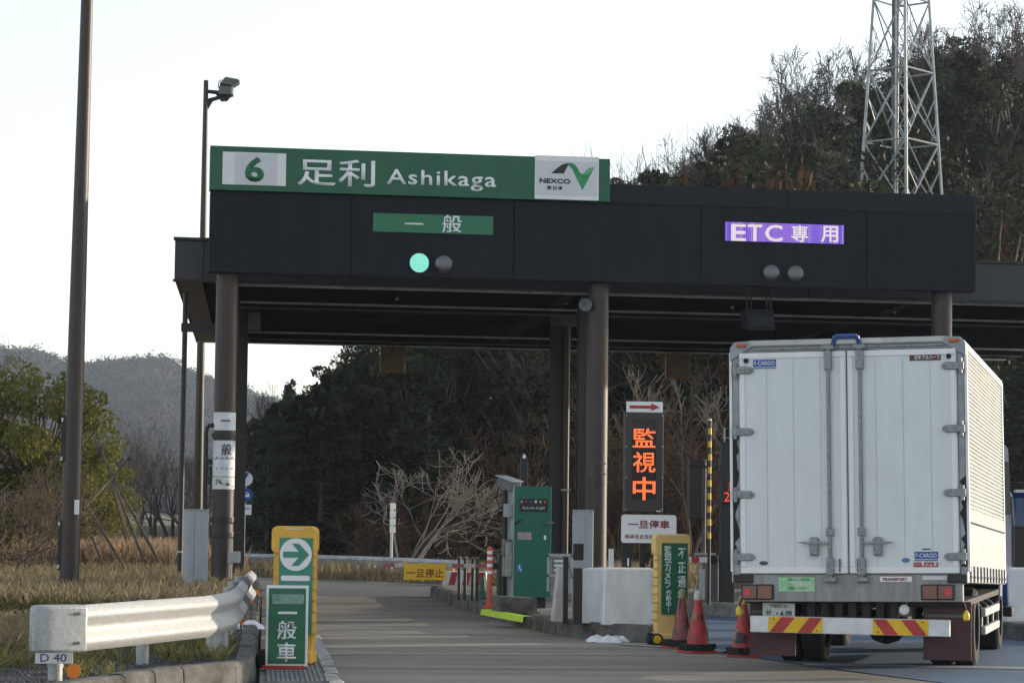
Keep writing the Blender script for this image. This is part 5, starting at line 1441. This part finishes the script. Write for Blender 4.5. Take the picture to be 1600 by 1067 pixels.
# --- left verge: shrubs, props, thicket, grasses
verge = struct('verge', MB().add([(x, y, z) for x, y, z in ((-.28, 30.5, .262), (-.22, 46.5, .262), (-1.2, 53, .2), (-5.6, 62, .1), (-9, 100, -.02), (-60, 100, .3), (-60, 20, .5), (-12, 19, .3), (-4.2, 22.4, .262), (-1.45, 24.2, .262))], [tuple(range(10))]), GRASSG)
SHR = [broad_meshes(s, 4.2, 1.9, SUNLF, 95, 190, .048, .02) for s in (61, 62)]
for k, (px, Y_, s, lab) in enumerate(((55, 50, 1.0, 'large sunlit yellow green shrub behind the brown lamp pole'), (-60, 49, 1.05, 'sunlit green shrub at the far side of the verge behind a brown thicket'), (120, 56, .78, 'smaller green shrub beside the leaning wooden props'))):
    q = at(px, 860, Y_)
    plant('green_shrub', SHR[k % 2], (q.x, Y_, .2), k * 2.1, (s * .9, s * .9, s), lab, 'shrub', 'green shrubs on the verge', ('stems', 'foliage'))
BTH = [bare_meshes(s, 2.4, 8, 3, .55, WOOD, mat('twig_tan', (.2, .145, .1), .9, var=.3), .6, .007, .2, .5, (2, 4)) for s in (81, 82)]
for k, (px, Y_, s) in enumerate(((20, 44, .95), (75, 45, .8), (-25, 43, 1.0))):
    q = at(px, 870, Y_)
    plant('brown_thicket', BTH[k % 2], (q.x, Y_, .22), k * 1.7, s, 'low brown leafless thicket ' + ('in front of the sunlit green shrub', 'right beside the thick lamp pole', 'at the outer end of the verge')[k], 'shrub', 'brown thickets on the verge', ('stems', 'twigs'))
for k in range(34):
    px = -20 + k * 13.5 + rt.uniform(-8, 8); Y_ = rt.uniform(84, 120)
    q = at(px, 800, Y_)
    if q.x > -1.2 - (Y_ - 84) * .02: continue
    plant('bare_tree', rt.choice(BARS), (q.x, Y_, 0), rt.uniform(0, 6), (.55, .55, rt.uniform(.42, .62) * (1.0 if px > 120 else .9)), 'leafless dark tree in the thin wood beyond the dry grass field', 'tree', 'leafless trees beyond the grass field')
for k, (px, py, Y_, h_) in enumerate(((12, 470, 58, 5.4), (165, 640, 60, 3.6))):
    q = at(px, 860, Y_)
    plant('slim_bare_tree', BARS[k], (q.x - (.4 if k == 0 else 0), Y_, .15), k, (h_ / 8 * .8, h_ / 8 * .8, h_ / 8), ('tall slim leafless tree rising above the green shrub' if k == 0 else 'slim leafless sapling held by the wooden props'), 'tree', None)
for k, (x0, y0, x1, y1, Y_) in enumerate(((150, 695, 250, 880, 47), (153, 690, 222, 868, 48), (130, 780, 192, 882, 46), (205, 712, 130, 795, 46.5), (100, 740, 0, 845, 45), (128, 800, 160, 878, 47), (170, 735, 205, 870, 49), (160, 700, 210, 872, 50))):
    a, b = at(x0, y0, Y_), at(x1, y1, Y_ - 1.2)
    t = thing('support_pole', 'thin leaning wooden prop pole standing in the dry grass', 'pole', (b.x, b.y, 0), 0, 'leaning wooden prop poles')
    lo = Vector((0, 0, b.z)); hi = a - Vector((b.x, b.y, 0))
    foot = lo - (hi - lo).normalized() * max(0, (b.z - .1) / max(.2, (hi - lo).normalized().z))
    mk('pole', MB().cyl(foot if k != 3 else lo, hi, .03, .024, 8), WOOD, t)
    mk('binding', MB().cyl(hi - (hi - lo) * .08, hi - (hi - lo) * .05, .034, .034, 8), BLACK, t)

def blades(name, n, region, zf, hmin, hmax, wdt, m, label, cat, seed, clump=.0, bend=.5):
    r = np.random.default_rng(seed)
    (x0, x1), (y0, y1) = region
    X_ = r.uniform(x0, x1, n); Y_ = r.uniform(y0, y1, n)
    if clump:
        k = max(4, int(n / 40)); cx_, cy_ = r.uniform(x0, x1, k), r.uniform(y0, y1, k); w_ = r.integers(0, k, n)
        X_, Y_ = cx_[w_] + r.normal(0, clump, n), cy_[w_] + r.normal(0, clump, n)
    keep = np.array([zf(a, b) is not None for a, b in zip(X_, Y_)])
    X_, Y_ = X_[keep], Y_[keep]; n = len(X_)
    Z_ = np.array([zf(a, b) for a, b in zip(X_, Y_)])
    h_ = r.uniform(hmin, hmax, n); a_ = r.uniform(0, 2 * PI, n)
    dx_, dy_ = np.cos(a_) * wdt, np.sin(a_) * wdt
    bx_, by_ = r.normal(0, bend, n) * h_, r.normal(0, bend, n) * h_
    P_ = np.stack([X_, Y_, Z_], 1)
    V = np.stack([P_ + np.stack([-dx_, -dy_, 0 * h_], 1), P_ + np.stack([dx_, dy_, 0 * h_], 1),
                  P_ + np.stack([bx_ * .4 + dx_ * .7, by_ * .4 + dy_ * .7, h_ * .6], 1), P_ + np.stack([bx_, by_, h_], 1)], 1).reshape(-1, 3)
    o = raw(name, V, np.arange(n * 4).reshape(-1, 4), m, kind='stuff')
    return tag(o, label, cat)
def gz(x, y):
    edge = float(np.interp(y, [24.2, 30.5, 46.5, 53, 62, 75], [-1.45, -.3, -.25, -1.2, -5.6, -7]))
    if y < 24.2: edge = -1.45 - (24.2 - y) * 1.55
    if x > edge + .1: return None
    return .25 if y < 47 else .18
GA = mat('grass_green', (.135, .12, .05), .8, col2=(.065, .068, .028), scale=1.3, trans=.25, spec=.08)
GB = mat('grass_dry', (.38, .31, .195), .85, col2=(.2, .155, .085), scale=1.5, trans=.25, spec=.08)
GC = mat('reed_dry', (.46, .35, .235), .85, col2=(.32, .225, .145), scale=1.0, trans=.25, spec=.08)
blades('grass', 60000, ((-9, 0), (29, 47)), gz, .12, .33, .009, GA, 'short dark green grass covering the left verge', 'grass', 1)
blades('dry_grass', 42000, ((-6, 0), (22.6, 31.5)), gz, .06, .22, .006, GB, 'straw coloured dry grass along the front of the verge', 'grass', 2, clump=.16)
blades('dry_grass', 48000, ((-9, 0), (30, 47)), gz, .14, .42, .0055, GB, 'straw coloured stalks mixed into the darker grass of the verge', 'grass', 14, clump=.4, bend=.28)
blades('grass', 9000, ((-6, 0), (22.6, 30)), gz, .06, .16, .006, GA, 'short green grass among the dry grass at the front of the verge', 'grass', 12, clump=.2)
blades('reeds', 34000, ((-9, 2), (47, 66)), lambda x, y: None if gz(x, y) is None else .12, .35, .95, .008, GC, 'tall tan dry reeds in the field behind the verge', 'reeds', 3, clump=.3, bend=.25)
def fz(x, y):
    yl = float(np.interp(x, [-5, 1.36, 4.2, 9], [63.5, 58.6, 55.7, 53]))
    return -.02 if y > yl else None
blades('dry_grass', 16000, ((-6, 14), (54, 66)), fz, .12, .5, .008, GB, 'straw coloured dry grass behind the far guardrail', 'grass', 4, clump=.25, bend=.3)
def iz(x, y):
    e = float(np.interp(y, [19, 20.9, 22.2, 40], [-1.3, -.55, -.12, .0]))
    return .24 if x < e - .1 else None
blades('grass_tufts', 2600, ((-2.2, 0), (20.3, 26)), iz, .05, .17, .005, mat('tuft_yellow', (.26, .24, .075), .8, var=.4, scale=3, trans=.25), 'yellow green grass tufts growing in the gravel bed', 'grass', 6, clump=.06, bend=.4)
# gravel in the island bed
r = np.random.default_rng(8); n = 9000
X_, Y_ = r.uniform(-4.5, 0, n), r.uniform(18.4, 25.5, n)
keep = np.array([iz(a, b) is not None for a, b in zip(X_, Y_)])
P_ = np.stack([X_, Y_, np.full(n, .245)], 1)[keep]; n = len(P_)
oc = np.array([[1, 0, 0], [-1, 0, 0], [0, 1, 0], [0, -1, 0], [0, 0, 1], [0, 0, -1]], float)
of = np.array([[0, 2, 4], [2, 1, 4], [1, 3, 4], [3, 0, 4], [2, 0, 5], [1, 2, 5], [3, 1, 5], [0, 3, 5]])
V = P_[:, None, :] + oc[None] * (r.uniform(.006, .02, (n, 1, 1)) * r.uniform(.6, 1.3, (n, 6, 1)))
tag(raw('gravel', V.reshape(-1, 3), (np.arange(n) * 6)[:, None, None].repeat(8, 1).reshape(-1, 1) + np.tile(of, (n, 1)), mat('gravel_stone', (.13, .13, .135), .9, col2=(.05, .05, .052), scale=30), kind='stuff'), 'grey gravel filling the bed inside the left kerb', 'gravel')

# ============================================================ far hills and haze
FX = [-420, -300, -200, -121, -105, -93, -80, -60, -44, -36, -25, -12, 5, 20, 60, 160]
FH = [60, 70, 72, 74, 73, 69, 66, 69, 71, 67, 63, 58, 54, 50, 46, 40]
def fh(x, y):
    f = min(1, max(0, (y - 620) / 560)); f = f * f * (3 - 2 * f)
    b_ = 1 if y < 1220 else max(0, 1 - (y - 1220) / 700)
    return (float(np.interp(x * 1190 / max(y, 600), FX, FH)) - 4) * f * b_ + 2.5 * math.sin(x * .045 + y * .01) * math.sin(y * .019) * f
nx, ny = 90, 60
vs = [(-430 + 620 * i / nx, 600 + 1300 * j / ny) for j in range(ny + 1) for i in range(nx + 1)]
struct('far_hills', MB().add([(x, y, fh(x, y) - .05) for x, y in vs], [(j * (nx + 1) + i, j * (nx + 1) + i + 1, (j + 1) * (nx + 1) + i + 1, (j + 1) * (nx + 1) + i) for j in range(ny) for i in range(nx)]), mat('far_forest_floor', (.04, .033, .028), .95, var=.4, scale=.05), smooth=True)
def far_wood(n, seed, m, sz, label, q):
    r = np.random.default_rng(seed)
    Y_ = r.uniform(640, 1260, n); X_ = r.uniform(-175, 75, n) * Y_ / 1200
    C_ = np.array([[a, b, fh(a, b)] for a, b in zip(X_, Y_)])
    s_ = r.uniform(.6, 1.25, n) * sz
    w_ = r.normal(size=(n, q, 3)); w_ /= np.linalg.norm(w_, axis=2)[:, :, None]
    P_ = C_[:, None, :] + w_ * (s_[:, None, None] * r.uniform(.4, 1, (n, q, 1))) * np.array([.8, .8, 1.1]) + np.array([0, 0, 1.])[None, None] * s_[:, None, None]
    V, Q = leaves(P_.reshape(-1, 3), .6, .5, r)
    tag(raw('far_woodland', V, Q, m, kind='stuff'), label, 'woodland')
far_wood(6500, 1, mat('far_bare_crown', (.11, .083, .068), .95, spec=.05, col2=(.03, .027, .025), scale=.06), 2.3, 'hazy leafless woodland covering the distant hills', 34)
far_wood(900, 2, mat('far_pine_crown', (.025, .032, .02), .95, spec=.05, var=.4, scale=.06), 3.3, 'hazy dark pines scattered over the distant hills', 40)
hzb = MB().box(-900, 900, -120, 2000, -1.03, 108)
hzo = mk('haze', hzb, mat('unused_haze', (1, 1, 1)), kind='stuff')
hm = bpy.data.materials.new('haze_air'); hm.use_nodes = True
hn, hl = hm.node_tree.nodes, hm.node_tree.links
hn.clear()
pv = hn.new('ShaderNodeVolumePrincipled'); mo = hn.new('ShaderNodeOutputMaterial')
pv.inputs['Color'].default_value = (.72, .84, 1, 1); pv.inputs['Density'].default_value = .00023; pv.inputs['Anisotropy'].default_value = .2
hl.new(pv.outputs[0], mo.inputs['Volume'])
hzo.data.materials.clear(); hzo.data.materials.append(hm)
tag(hzo, 'thin pale winter haze filling the air', 'haze')
print('trees', ntree)
